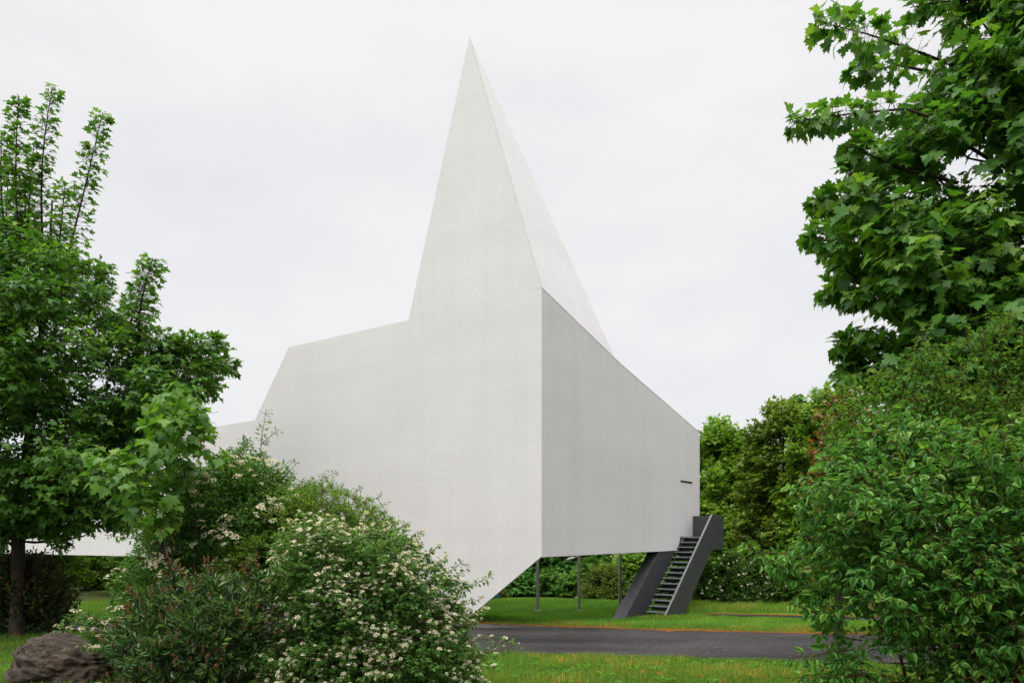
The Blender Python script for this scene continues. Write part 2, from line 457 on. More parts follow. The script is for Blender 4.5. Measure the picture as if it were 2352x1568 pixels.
# ================================================================== SETTING
def grid_sheet(name, xs, ys, mat, dz=0, kind='structure', lo=None, hi=None):
    """sheet following the terrain; lo(x), hi(x) optional edges in y (ys then run 0..1)"""
    X, Y = np.meshgrid(xs, ys)
    if lo is not None:
        a, b = lo(X), hi(X); Y = a + (b - a) * Y
    V = np.stack([X, Y, gz(X, Y) + dz], -1).reshape(-1, 3)
    ny, nx = X.shape
    i = (np.arange(ny - 1)[:, None] * nx + np.arange(nx - 1)[None]).reshape(-1)
    o = add_mesh(name, V, np.stack([i, i + 1, i + nx + 1, i + nx], -1), mat, smooth=True)
    return tag(o, kind=kind)

xs = np.unique(np.concatenate([np.arange(-30, 30.1, .5), [-400, -250, -150, -90, -60, -42, 42, 60, 90, 150, 250, 400]]))
ys = np.unique(np.concatenate([np.arange(-10, 40.1, .5), [-60, -30, -18, 45, 52, 60, 75, 100, 150, 220, 320, 450]]))
tag(grid_sheet('ground', xs, ys, M['ground']), 'grassy ground around the white church', 'ground')

FARX = [-40, -16, -13.6, -6, -1.2, 0.32, 1.95, 3.5, 6.1, 12, 22, 45]
FARY = [29, 23.4, 22.6, 20.6, 19.6, 19.3, 18.9, 18.4, 17.9, 17.0, 15.6, 13]
NEARX = [-40, -16, -11, -4, 0.34, 1.98, 3.3, 4.5, 7.5, 12, 22, 45]
NEARY = [24, 19.6, 18.3, 15.9, 14.5, 13.95, 13.6, 13.25, 12.5, 11.5, 9.4, 5]
far_e = lambda x: np.interp(x, FARX, FARY)
near_e = lambda x: np.interp(x, NEARX, NEARY)
def wob(x, a=.05, k=0): return a * (np.sin(x * 2.1 + k) + .7 * np.sin(x * 5.3 + 1.3 * k) + .5 * np.sin(x * 11.7 + k))
rx = np.arange(-40, 45, .25)
tag(grid_sheet('road', rx, np.linspace(0, 1, 24), M['asphalt'], .022, lo=lambda x: near_e(x) + wob(x, .035), hi=lambda x: far_e(x) + wob(x, .02, 2)), 'dark asphalt road in front of the church', 'road')
tag(grid_sheet('verge', rx, np.linspace(0, 1, 4), M['verge'], .028, lo=lambda x: far_e(x) - .03 + wob(x, .05, 2), hi=lambda x: far_e(x) + .42 + wob(x, .16, 4)), 'strip of brown dry grass along the far road edge', 'verge')
px_ = np.linspace(6.5, 30, 60)
path_lo = lambda x: np.interp(x, [6.5, 6.9, 9.3, 16, 30], [23.55, 23.45, 22.0, 18.0, 15.6])
path_hi = lambda x: np.interp(x, [6.5, 6.9, 9.7, 16, 30], [23.75, 23.8, 23.1, 22.2, 20.5])
tag(grid_sheet('path', px_, np.linspace(0, 1, 6), M['asphalt'], .024, lo=path_lo, hi=path_hi), 'narrow asphalt path beyond the lawn on the right', 'path')
tag(grid_sheet('path_verge', px_, np.linspace(0, 1, 3), M['verge'], .030, lo=lambda x: path_hi(x) - .02, hi=lambda x: path_hi(x) + .38 + wob(x, .06, 1)), 'brown dry strip behind the narrow path', 'verge')

tag(grid_sheet('road_patch', np.linspace(-2.6, 1.1, 16), np.linspace(0, 1, 5), M['patch'], .027, lo=lambda x: far_e(x) - .05 - 1.0 * np.clip((1.1 - x) / 2.6, 0, 1), hi=lambda x: far_e(x) - .03), 'paler grey patch of road by the far edge', 'road')
# ================================================================== CHURCH
Cx, Cy = (1244 - CX) / F * 18.4, 18.4
u = np.array([.583, .812, 0]); u /= np.linalg.norm(u)
l = np.array([-u[1], u[0], 0]); nR = -l
def W3(s, t, z):            # metres along the right face, along the left face, above eye level
    return np.array([Cx + s * u[0] + t * l[0], Cy + s * u[1] + t * l[1], EYE + z])
def tL(px):                 # distance along the left face seen at column px
    k = (px - CX) / F; return (k * Cy - Cx) / (l[0] - k * l[1])
def sR(px, o=0.0):          # distance along a plane parallel to the right face, o metres outside it
    k = (px - CX) / F; ax, ay = Cx + o * nR[0], Cy + o * nR[1]
    return (k * ay - ax) / (u[0] - k * u[1])
def dLz(px, py): t = tL(px); d = Cy + t * l[1]; return -(py - HY) / F * d
def dRz(px, py, o=0.0): s = sR(px, o); d = Cy + o * nR[1] + s * u[1]; return -(py - HY) / F * d

church = empty('church', W3(4, 4, 0) * np.array([1, 1, 0]) + np.array([0, 0, 0.1]), 'angular white church with a sharp leaning spire and no windows', 'church')
zA = dLz(1244, 660); zb = dLz(1244, 1279)
tS, tK, tN, tT, tG = tL(938), tL(663), tL(585), tL(1078), tL(1075)
zS, zK, zN, zT, zG = dLz(938, 735), dLz(663, 797), dLz(585, 965), dLz(1078, 85), dLz(1075, 1420)
sE, sM, sB = sR(1607), sR(1425), sR(1414)
zE, zM = dRz(1607, 993), dRz(1425, 835)
zbE = dRz(1607, 1261); tW = tL(-420); zW = dLz(515, 978); zwb = dLz(64, 1279.5); zwb2 = dLz(269, 1275)
dslope = (zG - zb) / (tG - 0)
tF = tG + .75; zF = zb + dslope * tF           # toe of the foot, under the turf
tF2 = tL(470); tF3 = tL(330)
print('church', dict(zA=zA, zb=zb, tS=tS, zS=zS, tK=tK, zK=zK, tN=tN, zN=zN, tT=tT, zT=zT, tG=tG, zG=zG, sE=sE, zE=zE, sM=sM, zM=zM, zbE=zbE, tW=tW, zW=zW, zwb=zwb))
# left face, one plane from the walkway to the spire tip
Lp = [(0, zb), (0, zA), (tT, zT), (tS, zS), (tK, zK), (tN, zN), (tW, zW), (tW, zwb - .15), (tF3, zwb2), (tF2, zF), (tF, zF)]
V = [W3(0, t, z) for t, z in Lp]; Fc = [list(range(len(Lp)))]
def addf(pts):
    global V, Fc
    b = len(V); V += [W3(*p) for p in pts]; Fc.append(list(range(b, b + len(pts))))
# right face with an opening for the door
dz0 = dRz(1576, 1232); d0, d1 = sR(1563), sR(1590)
sl0, sl1 = dRz(1563, 1103), dRz(1590, 1107); dtop = (sl0 + sl1) / 2
n0, nz = sR(1557), zb + (zbE - zb) * sR(1557) / sE
def ztop(s): return np.interp(s, [0, sM, sE], [zA, zM, zE])
def zbot(s): return zb + (zbE - zb) * s / sE
addf([(0, 0, zb), (0, 0, zA), (sM, 0, zM), (d0, 0, ztop(d0)), (d0, 0, dtop), (d0, 0, dz0), (n0, 0, zbot(n0))])
addf([(d0, 0, dtop), (d0, 0, ztop(d0)), (d1, 0, ztop(d1)), (d1, 0, dtop)])
addf([(d1, 0, zbot(d1)), (d1, 0, dz0), (d1, 0, dtop), (d1, 0, ztop(d1)), (sE, 0, zE), (sE, 0, zbE)])
addf([(d0 + .1, 0, zbot(d0)), (d0 + .1, 0, dz0), (d1, 0, dz0), (d1, 0, zbot(d1))])
rv = .04
addf([(d0, 0, dz0), (d0, 0, dtop), (d0, rv, dtop), (d0, rv, dz0)]); addf([(d1, 0, dz0), (d1, 0, dtop), (d1, rv, dtop), (d1, rv, dz0)])
addf([(d0, 0, dtop), (d1, 0, dtop), (d1, rv, dtop), (d0, rv, dtop)]); addf([(d0, 0, dz0), (d1, 0, dz0), (d1, rv, dz0), (d0, rv, dz0)])
# end face, back, soffit, foot, walkway: guessed unseen slabs behind both faces, kept shallow so light reaches the lawn
tw, sf, tf, tX, sw = 1.2, 3.0, 3.0, tN, 1.2
zi = ztop(sf)
addf([(sE, 0, zbE), (sE, 0, zE), (sE, tw, zE), (sE, tw, zbE)])
addf([(sf, tw, zi), (sM, tw, zM), (sE, tw, zE), (sE, tw, zbE), (sf, tw, zbot(sf))])
addf([(sf, tw, zi), (sf, tK, zK - .6), (sf, tN, zN - .3), (sf, tN, zbot(sf)), (sf, tw, zbot(sf))])
addf([(0, tN, zN), (0, tK, zK), (sf, tK, zK - .6), (sf, tN, zN - .3)])
addf([(0, 0, zb), (n0, 0, zbot(n0)), (sE, .4, zbE), (sE, tw, zbE), (sf, tw, zbot(sf)), (sf, tf, zbot(sf))])
addf([(0, 0, zb), (sf, tf, zbot(sf)), (.5, tF + .45, zF), (0, tF, zF)])
zs_ = zbot(sf)
addf([(sf, tf, zs_), (sf, tX, zs_), (.5, tX, zs_), (.5, tF + .45, zF)])
addf([(.5, tF + .45, zF), (.5, tX, zs_), (.5, tF3, zwb2), (.5, tF2, zF)])
addf([(0, tF3, zwb2), (0, tF2, zF), (.5, tF2, zF), (.5, tF3, zwb2)])
addf([(.5, tX, zs_), (sf, tX, zs_), (sw, tF3, zwb2), (.5, tF3, zwb2)])
addf([(0, tF3, zwb2), (sw, tF3, zwb2), (sw, tW, zwb - .15), (0, tW, zwb - .15)])
addf([(0, tN, zN), (0, tW, zW), (sw, tW, zW), (sw, tN, zN - .12), (sf, tN, zN - .3)])
addf([(sf, tN, zN - .3), (sw, tW, zW), (sw, tW, zwb - .15), (sw, tF3, zwb2), (sf, tN, zbot(sf))])
addf([(0, tW, zW), (sw, tW, zW), (sw, tW, zwb - .15), (0, tW, zwb - .15)])
wall = add_mesh('wall', V, Fc, M['wall'], church)
# roof planes behind the eaves
V = []; Fc = []
zBr = ztop(sB)
Qs, Qt = sR(1492) - .6, 1.6
Qs, Qt = sR(1492) - .6, tw * .9
zQ = ztop(Qs) + .30
addf([(0, tS, zS), (0, tK, zK), (sf, tK, zK - .6), (sf, tw, zi)])
addf([(sB, 0, zBr), (sM, 0, zM), (Qs, Qt, zQ)]); addf([(sM, 0, zM), (sE, 0, zE), (Qs, Qt, zQ)])
addf([(sE, 0, zE), (sE, tw, zE), (Qs, tw, zQ)]); addf([(Qs, Qt, zQ), (Qs, tw, zQ), (sf, tw, zi), (sB, 0, zBr)])
add_mesh('roof', V, Fc, M['wall'], church)
# spire: right flank and the two hidden flanks (its front is the same plane as the left face)
V = []; Fc = []
addf([(0, tT, zT), (0, 0, zA), (sB, 0, zBr)]); addf([(0, tT, zT), (sB, 0, zBr), (0, tS, zS)]); addf([(.01, .01, zA - .01), (sB, .01, zBr - .01), (.01, tS, zS - .01)])
add_mesh('spire', V, Fc, M['wall'], church)
Vb, Fb = box_vf(W3(-.004, tT, zT), W3(-.004, -.0, zA) - W3(-.004, tT, zT), u * .010, -l * .020)
add_mesh('fold_flashing', Vb, Fb, M['fold'], church)
# door leaf with the shadow gap above it, joint of the facade
Vb, Fb = box_vf(W3(d0 + .010, .006, dz0 + .01), u * (d1 - d0 - .014), l * .04, UP * (dtop - dz0 - .07))
dr = add_mesh('door', Vb, Fb, M['wall'], church); fix_normals(dr, .004)
Vb, Fb = box_vf(W3(sM - .008, -.004, zbot(sM) + .02), u * .016, l * .006, UP * (zM - zbot(sM) - .1))
add_mesh('facade_joint', Vb, Fb, M['wall'], church)
Vb, Fb = box_vf(W3(d0 - .01, -.02, dtop + .0), u * (d1 - d0 + .02), l * .019, UP * .012)
hd = add_mesh('door_drip_edge', Vb, Fb, M['joint'], church)
# thin metal capping on the right eave
for (a, b, za, zb_) in ((0, sM, zA, zM), (sM, sE, zM, zE)):
    p = W3(a, -.005, za - .004); q = W3(b, -.005, zb_ - .004)
    Vb, Fb = box_vf(p, q - p, l * .20, UP * .016)
    add_mesh('eave_capping', Vb, Fb, M['wall'], church)
# drip edge along the rising underside
p = W3(-.006, 0, zb); q = W3(-.006, tG + .1, zb + dslope * (tG + .1))
Vb, Fb = box_vf(p, q - p, u * .02, UP * .02)
add_mesh('drip_edge', Vb, Fb, M['joint'], church)
p = W3(.0, .02, zb - .012); q = W3(n0, .02, zbot(n0) - .012)
Vb, Fb = box_vf(p, q - p, l * .05, UP * .012)
add_mesh('drip_edge', Vb, Fb, M['joint'], church)

# ================================================================== STEEL STAIRCASE
oI, oO = -.012, .80
def RP(px, py, o): return sR(px, o), dRz(px, py, o)
def S3(s, o, z): return W3(s, -o, z)
st = empty('steel_staircase', S3(sR(1545, .4), .4, 0) * np.array([1, 1, 0]) + UP * gz(4.4, 22.4), 'dark grey steel staircase with solid side panels leading up to the church door', 'staircase')
# outer side panel
pts = [RP(1633, 1182, oO), RP(1659, 1184, oO), RP(1659, 1262, oO), RP(1632, 1262, oO), RP(1562, 1424, oO), RP(1522, 1422, oO)]
(sa, za), (sb, zb1), (sc, zc), (sd, zd), (se, ze), (sf_, zf) = pts
zb1 = za; zc = zd
sl_f = (za - zf) / (sa - sf_); drop = .25
pts2 = [(sa, za), (sb, zb1), (sc, zc), (sd, zd), (se - drop / sl_f, ze - drop), (sf_ - drop / sl_f, zf - drop)]
Vb, Fb = prism_vf([S3(s, oO, z) for s, z in pts2], nR * .055)
o_ = add_mesh('side_panel', Vb, Fb, M['steel'], st); fix_normals(o_, .003)
# sloping rim of that panel, light on its edge painted in as paler steel
a = S3(sf_ - drop / sl_f, oO - .004, zf - drop); b = S3(sa, oO - .004, za)
Vb, Fb = box_vf(a, b - a, nR * .064, UP * .014 - u * .03)
rim = add_mesh('rim', Vb, Fb, M['steel_light'], o_)
# inner wall, a thick hollow box running up under the building
slope = sl_f
sI0 = sR(1435, oI); zI0 = dRz(1435, 1420, oI) - drop
zcut = zbot(sI0 + 3) - .012
dep = (zcut - zI0) / slope
wI = sb - sa
pl = [(sI0 - drop / slope, zI0), (sI0 - drop / slope + dep, zcut), (sI0 - drop / slope + dep + 1.5, zcut), (sI0 - drop / slope + 1.5, zI0)]
Vb, Fb = prism_vf([S3(s, oI, z) for s, z in pl], -nR * .40)
iw = add_mesh('inner_wall', Vb, Fb, M['steel'], st); fix_normals(iw, .004)
# upper inner string beside the facade, following the notch
# treads
ntr = 16
tz0 = dRz(1500, 1420, .4) + .02; tz1 = dz0
ts0 = sR(1476, oI); ts1 = sR(1565, oI) 
for i in range(ntr):
    f = i / (ntr - 1)
    s = ts0 + (ts1 - ts0) * f; z = tz0 + (tz1 - tz0) * f
    Vb, Fb = box_vf(S3(s, oI + .006, z - .045), u * .27, nR * (oO - oI - .012), UP * .040)
    t_ = add_mesh('tread', Vb, Fb, M['tread'], st); fix_normals(t_, .006)
    Vb, Fb = box_vf(S3(s + .25, oI + .008, z - .15), u * .012, nR * (oO - oI - .016), UP * .105)
    add_mesh('riser', Vb, Fb, M['steel'], t_)
# landing, far end panel, underside carrier
Vb, Fb = box_vf(S3(ts1 + .275, .006, tz1 - .05), u * (d1 - ts1 - .275 + .1), nR * (oO - .012), UP * .045)
ld = add_mesh('landing', Vb, Fb, M['tread'], st); fix_normals(ld, .004)
Vb, Fb = box_vf(S3(d1 + .05, .006, zc), u * .05, nR * (oO - .010), UP * (za - zc - .02))
ep = add_mesh('end_panel', Vb, Fb, M['steel'], st); fix_normals(ep, .003)

# ================================================================== THREE STEEL POSTS UNDER THE CHURCH, CABINET, STAKE
def post(px, pyb, d, lab, lamp=False):
    X = (px - CX) / F * d; zg = float(gz(X, d)); zt = EYE + zb - .02; zp = EYE + 2.6
    r = empty('steel_post', (X, d, zg), lab, 'post', 'row of grey posts behind the church')
    tb = Tubes(); zz = np.array([zg - .25, zg + .3, zg + 1.4, zp]); 
    tb.poly(np.stack([np.full(4, X), np.full(4, d), zz], 1), np.full(4, .055), 14); tb.build('shaft', M['post'], r)
    tb = Tubes(); tb.poly([[X, d, zg - .02], [X, d, zg + .03]], [.11, .11], 14); tb.build('base_collar', M['post'], r, False)
    if lamp:
        tb = Tubes(); tb.poly([[X - .05, d, zt - .16], [X - .12, d - .02, zt - .18], [X - .22, d - .05, zt - .22]], [.018, .016, .02], 7); a_ = tb.build('lamp_arm', M['lamp'], r)
        bm = bmesh.new(); bmesh.ops.create_uvsphere(bm, u_segments=16, v_segments=10, radius=1)
        for v in bm.verts:
            v.co.x *= .17; v.co.y *= .11; v.co.z *= .06
            if v.co.z < -.01: v.co.z = -.02 + v.co.z * .3
        me = bpy.data.meshes.new('lamp_head'); bm.to_mesh(me); bm.free(); me.materials.append(M['lamp'])
        for p_ in me.polygons: p_.use_smooth = True
        h = bpy.data.objects.new('lamp_head', me); COL.objects.link(h); h.parent = r
        h.location = (-.30, -.07, zt - .25 - zg); h.rotation_euler = (math.radians(-12), math.radians(-18), 0)
    return r
post(1235, 1402, 25.2, 'thin grey post nearest the sloping white edge of the church')
post(1330, 1404, 25.2, 'thin grey post beyond the church carrying a small lamp', True)
post(1424, 1404, 25.2, 'thin grey post standing just left of the dark staircase')

cab = empty('utility_cabinet', P(1131, 1404, 30), 'teal metal utility cabinet on the lawn behind the white sloping edge', 'cabinet')
X, D = (1129 - CX) / F * 30, 30; zg = float(gz(X, D))
cab.location = (X, D, zg)
Vb, Fb = box_vf((X - .34, D - .2, zg - .05), (.68, 0, 0), (0, .4, 0), (0, 0, .62)); o_ = add_mesh('casing', Vb, Fb, M['teal'], cab); fix_normals(o_, .012)
Vb, Fb = box_vf((X - .36, D - .22, zg + .573), (.72, 0, 0), (0, .44, 0), (0, 0, .045)); o_ = add_mesh('lid', Vb, Fb, M['teal'], cab); fix_normals(o_, .01)
for q in range(7):
    Vb, Fb = box_vf((X - .27 + q * .08, D - .215, zg + .08), (.035, 0, 0), (0, .012, 0), (0, 0, .44)); add_mesh('rib', Vb, Fb, M['teal'], cab)

X, D = (257 - CX) / F * 25.5, 25.5; zg = float(gz(X, D))
stk = empty('marker_post', (X, D, zg), 'short dark marker post on the far verge, seen under the low white wing', 'post')
tb = Tubes(); tb.poly([[X, D, zg - .1], [X, D, zg + .25], [X + .01, D, zg + .52]], [.05, .05, .045], 9); tb.build('shaft', M['bark_dark'], stk)
tb = Tubes(); tb.poly([[X + .01, D, zg + .52], [X + .01, D, zg + .56]], [.06, .05], 9); tb.build('cap', M['steel'], stk, False)

# ================================================================== BOULDER
def rock_mat():
    m, nt, out = newmat('layered_rock')
    a = noise(nt, 5.5, 8, 0.75, mapscale=(1, 1, 2.8)); b = noise(nt, 34, 5, 0.75); c0 = noise(nt, 2.0, 4, .6)
    c = ramp(nt, [(0.30, (0.020, 0.014, 0.010)), (0.5, (0.075, 0.056, 0.041)), (0.70, (0.21, 0.165, 0.122))], a.outputs[0]).outputs[0]
    g = ramp(nt, [(0.3, (0.5, 0.5, 0.5)), (0.7, (1.3, 1.3, 1.3))], b.outputs[0]); c = mixc(nt, 1.0, c, g.outputs[0], 'MULTIPLY')
    rs = ramp(nt, [(0.55, (0, 0, 0)), (0.68, (.5, .5, .5))], c0.outputs[0]); c = mixc(nt, rs.outputs[0], c, (0.16, 0.105, 0.065))
    h = nt.nodes.new('ShaderNodeMath'); h.operation = 'ADD'; nt.links.new(a.outputs[0], h.inputs[0]); nt.links.new(b.outputs[0], h.inputs[1])
    principled(nt, out, c, 0.8, 0.3, bump(nt, h.outputs[0], 1.0, 0.05))
    return m
bm = bmesh.new(); bmesh.ops.create_icosphere(bm, subdivisions=6, radius=1)
from mathutils import noise as mn
for v in bm.verts:
    c = v.co.copy(); sg = lambda a, p: math.copysign(abs(a) ** p, a)
    c = Vector((sg(c.x, .85), sg(c.y, .9), sg(c.z, .8)))
    big = mn.fractal(c * 1.3 + Vector((3, 1, 7)), 1.0, 2.0, 4) * .20
    lay = mn.fractal(Vector((c.x * 2.2, c.y * 2.2, c.z * 6)), 1.0, 2.0, 5) * .09
    rid = -.6 * abs(mn.noise(Vector((c.x * 2.2, c.y * 2.2, c.z * 6 + c.x * 2)))) * .16
    fin = mn.fractal(c * 8, 1.0, 2.0, 4) * .035
    c = c * (1 + big + lay + rid + fin)
    c.x *= .63; c.y *= .5; c.z *= .40 * (1 - .22 * c.x)
    v.co = c
me = bpy.data.meshes.new('boulder'); bm.to_mesh(me); bm.free(); me.materials.append(rock_mat())
for p_ in me.polygons: p_.use_smooth = True
bo = bpy.data.objects.new('boulder', me); COL.objects.link(bo)
q = P(152, 1540, 8.9); bo.location = (q[0], q[1], float(gz(q[0], q[1])) + .17); bo.rotation_euler = (0, math.radians(5), math.radians(-6))
tag(bo, 'dark brown layered boulder lying in the grass at the lower left', 'boulder')

# ================================================================== GRASS
def blades(n, x0, x1, y0f, y1f, h, w, keep=None, tuft=0.0, lean=.5, tint0=.5, tv=.2):
    x = rng.uniform(x0, x1, n); a, b = y0f(x), y1f(x); y = a + (b - a) * rng.random(n)
    if tuft:
        cx = rng.uniform(x0, x1, max(3, n // 22)); i = rng.integers(0, len(cx), n)
        cyf = rng.random(len(cx)); cy = y0f(cx) + (y1f(cx) - y0f(cx)) * cyf
        m = rng.random(n) < tuft
        x = np.where(m, cx[i] + rng.normal(0, .05, n), x); y = np.where(m, cy[i] + rng.normal(0, .05, n), y)
    if keep is not None:
        k = keep(x, y); x, y = x[k], y[k]
    n = len(x); z = gz(x, y)
    pat = .13 * np.sin(x * 1.3 + y * .9) + .10 * np.sin(x * 3.7 - y * 2.1) + .10 * np.sin(x * .6 - y * 1.9 + 1)
    H = h * rng.uniform(.45, 1.25, n) * (1 + 1.2 * pat); th = rng.uniform(0, 2 * np.pi, n); ph = rng.uniform(0, 2 * np.pi, n)
    wd = np.stack([np.cos(th), np.sin(th), np.zeros(n)], 1) * (w * rng.uniform(.6, 1.2, n))[:, None]
    ln = np.stack([np.cos(ph), np.sin(ph), np.zeros(n)], 1) * (H * lean * rng.uniform(.1, 1.2, n))[:, None]
    p = np.stack([x, y, z - .01], 1); up = np.stack([np.zeros(n)] * 2 + [H], 1)
    V = np.stack([p - wd, p + wd, p + up * .55 + ln * .3 - wd * .75, p + up * .55 + ln * .3 + wd * .75, p + up * (1 - .25 * lean) + ln], 1).reshape(-1, 3)
    b5 = np.arange(n)[:, None] * 5
    T = np.concatenate([b5 + np.array([[0, 1, 3]]), b5 + np.array([[0, 3, 2]]), b5 + np.array([[2, 3, 4]])], 1).reshape(-1, 3)
    t = np.repeat(np.clip(tint0 + pat + rng.normal(0, tv, n), 0, 1), 3)
    return V, T, t
def join(parts):
    V, T, t, o = [], [], [], 0
    for a, b, c in parts: V.append(a); T.append(b + o); t.append(c); o += len(a)
    return np.concatenate(V), np.concatenate(T), np.concatenate(t)
def grass_obj(name, parts, mat, lab):
    V_, T_, t_ = join(parts); o = add_mesh(name, V_, T_, mat, tint=t_); tag(o, lab, 'grass', kind='stuff'); return o
off_road = lambda x, y: (y < near_e(x) + .02) | (y > far_e(x) - .02)
off_path = lambda x, y: ~((x > 6.5) & (y > path_lo(x)) & (y < path_hi(x)))
nearlow = lambda x: np.full_like(x, 8.6)
grass_obj('grass', [
    blades(52000, -1.4, 6.4, nearlow, lambda x: near_e(x) + .0, .080, .0042, tuft=.45, tint0=.5, tv=.26),
    blades(5000, -1.4, 6.4, lambda x: near_e(x) - .25, lambda x: near_e(x) + .10, .10, .0045, tint0=.5, tv=.25),
    blades(2500, -1.4, 6.4, nearlow, near_e, .17, .0035, tuft=.5, lean=.8, tint0=.6, tv=.25),
    blades(56000, -14, -3.6, lambda x: np.full_like(x, 8.0), lambda x: near_e(x), .10, .005, tuft=.3, tint0=.42),
    blades(9000, -9.5, -5.8, lambda x: np.full_like(x, 8.0), lambda x: np.full_like(x, 11.), .16, .0055, tuft=.5, lean=.7, tint0=.4),
], M['grass'], 'unmown grass along the near side of the road')
def far_lo(x): return far_e(x) + .12
grass_obj('grass', [
    blades(120000, -2.8, 11.5, lambda x: far_e(x) + .9, lambda x: np.full_like(x, 30.), .075, .007, keep=off_path, tuft=.2, tint0=.5, tv=.2),
], M['lawn'], 'bright green mown lawn under and around the church')
grass_obj('grass', [
    blades(16000, -2.6, 11.5, lambda x: far_e(x) + .15, lambda x: far_e(x) + 1.3, .10, .0065, tuft=.45, tint0=.6, tv=.25),
    blades(9000, 6.0, 11.5, lambda x: far_e(x) + .2, lambda x: path_lo(x), .10, .0065, tuft=.3, tint0=.55, tv=.25),
    blades(14000, 5.0, 13.0, lambda x: np.full_like(x, 24.2), lambda x: np.full_like(x, 28.), .24, .009, keep=lambda x, y: y > path_hi(x) + .3, tuft=.4, tint0=.6, tv=.22),
    blades(3000, 3.4, 5.8, lambda x: np.full_like(x, 21.5), lambda x: np.full_like(x, 23.0), .15, .007, tuft=.5, tint0=.6),
    blades(30000, -17, -8.5, far_lo, lambda x: np.full_like(x, 30.), .16, .009, tuft=.3, tint0=.55),
], M['grass'], 'longer rough grass between the road and the lawn and by the far path')
grass_obj('dry_grass', [
    blades(11000, -2.6, 12, lambda x: far_e(x) - .08 + wob(x, .07, 2), lambda x: far_e(x) + .52 + wob(x, .18, 4), .050, .006, tuft=.5, lean=.9),
    blades(2500, -16, -8, lambda x: far_e(x) - .05, lambda x: far_e(x) + .4, .06, .007, tuft=.4, lean=.9),
    blades(2500, 6.4, 12, lambda x: path_hi(x), lambda x: path_hi(x) + .35, .07, .007, tuft=.4, lean=.8),
    blades(1500, 0.3, 6, nearlow, near_e, .13, .0032, tuft=.6, lean=1.3, tint0=.8),
    blades(5000, 1.2, 6.4, lambda x: 10.6 + 0 * x, near_e, .05, .0045, keep=lambda x, y: np.sin(x * 1.9 + y * 1.1) + np.sin(x * .8 - y * 2.3) > .7, lean=1.0, tint0=.55),
    blades(700, -1.5, 11, lambda x: far_e(x) + .2, lambda x: far_e(x) + 1.6, .11, .006, tuft=.5, lean=1.2, tint0=.7),
], M['drygrass'], 'dry orange brown grass edging the road and path')

# low broad leaved weeds in the near grass
n = 1300; cx_ = rng.uniform(-1.2, 6, 110); cy_ = 8.8 + (near_e(cx_) - .2 - 8.8) * rng.random(110); i = rng.integers(0, 110, n); th = rng.uniform(0, 6.28, n)
x = cx_[i] + np.cos(th) * .03 + rng.normal(0, .03, n); y = cy_[i] + np.sin(th) * .03 + rng.normal(0, .03, n)
V_, T_, t_ = leaf_geo(T_OVS, np.stack([x, y, gz(x, y) + .02], 1), np.stack([np.cos(th), np.sin(th), rng.uniform(.2, .9, n)], 1), UP + rng.normal(0, .3, (n, 3)), rng.uniform(.04, .11, n), np.clip(rng.normal(.45, .2, n), 0, 1))
o = add_mesh('weeds', V_, T_, M['lawn'], tint=t_); tag(o, 'low broad leaved weeds growing in the near grass', 'weeds', kind='stuff')
# fallen petals scattered on the asphalt
n = 2600
x = rng.uniform(-2, 7.5, n); f_ = rng.random(n) ** .8; y = near_e(x) + (far_e(x) - near_e(x)) * f_
k = rng.random(n) < (.35 + .65 * (np.sin(x * 1.7 + y * 2.1) > -.2)); x, y = x[k], y[k]; n = len(x)
pos = np.stack([x, y, gz(x, y) + .029], 1); th = rng.uniform(0, 6.28, n)
V_, T_, t_ = leaf_geo(T_OVS, pos, np.stack([np.cos(th), np.sin(th), rng.uniform(0, .25, n)], 1), UP + rng.normal(0, .2, (n, 3)), rng.uniform(.02, .05, n), np.clip(rng.normal(.5, .25, n), 0, 1))
o = add_mesh('petal_litter', V_, T_, leaf_mat('petal_litter', (.09, .085, .075), (.18, .17, .145), (.38, .36, .31), .1, .8, .1, gain=(1, 1, 1)), tint=t_)
tag(o, 'small pale fallen petals strewn over the dark road', 'petals', kind='stuff')
# ================================================================== VEGETATION
M['leaf_maple'] = leaf_mat('maple_leaves', (0.016, 0.050, 0.012), (0.038, 0.108, 0.020), (0.105, 0.200, 0.032), 0.38, 0.42, 0.45)
M['leaf_maple2'] = leaf_mat('near_maple_leaves', (0.018, 0.056, 0.014), (0.042, 0.120, 0.022), (0.120, 0.215, 0.034), 0.40, 0.40, 0.45)
M['leaf_young'] = leaf_mat('young_maple_leaves', (0.026, 0.078, 0.018), (0.052, 0.130, 0.026), (0.105, 0.195, 0.034), 0.42, 0.42, 0.45, accent=(0.22, 0.09, 0.03))
M['leaf_dogwood'] = leaf_mat('dogwood_leaves', (0.020, 0.078, 0.020), (0.052, 0.160, 0.032), (0.125, 0.245, 0.052), 0.36, 0.38, 0.6, accent=(0.17, 0.17, 0.04))
M['leaf_rose'] = leaf_mat('rose_leaves', (0.022, 0.085, 0.022), (0.055, 0.150, 0.026), (0.130, 0.220, 0.034), 0.35, 0.42, 0.45)
M['leaf_white'] = leaf_mat('flowering_leaves', (0.030, 0.085, 0.024), (0.064, 0.155, 0.040), (0.120, 0.220, 0.058), 0.32, 0.42, 0.4)
M['leaf_rowan'] = leaf_mat('rowan_leaves', (0.034, 0.100, 0.028), (0.066, 0.170, 0.040), (0.115, 0.220, 0.050), 0.35, 0.45, 0.4)
M['leaf_lime'] = leaf_mat('lime_leaves', (0.050, 0.125, 0.020), (0.090, 0.185, 0.026), (0.150, 0.245, 0.036), 0.4, 0.48, 0.35)
M['leaf_laurel'] = leaf_mat('laurel_leaves', (0.018, 0.042, 0.018), (0.038, 0.084, 0.030), (0.095, 0.165, 0.044), 0.15, 0.22, 1.1)
M['leaf_laureldark'] = leaf_mat('dark_laurel_leaves', (0.014, 0.028, 0.012), (0.032, 0.050, 0.020), (0.080, 0.095, 0.034), 0.12, 0.28, 0.55)
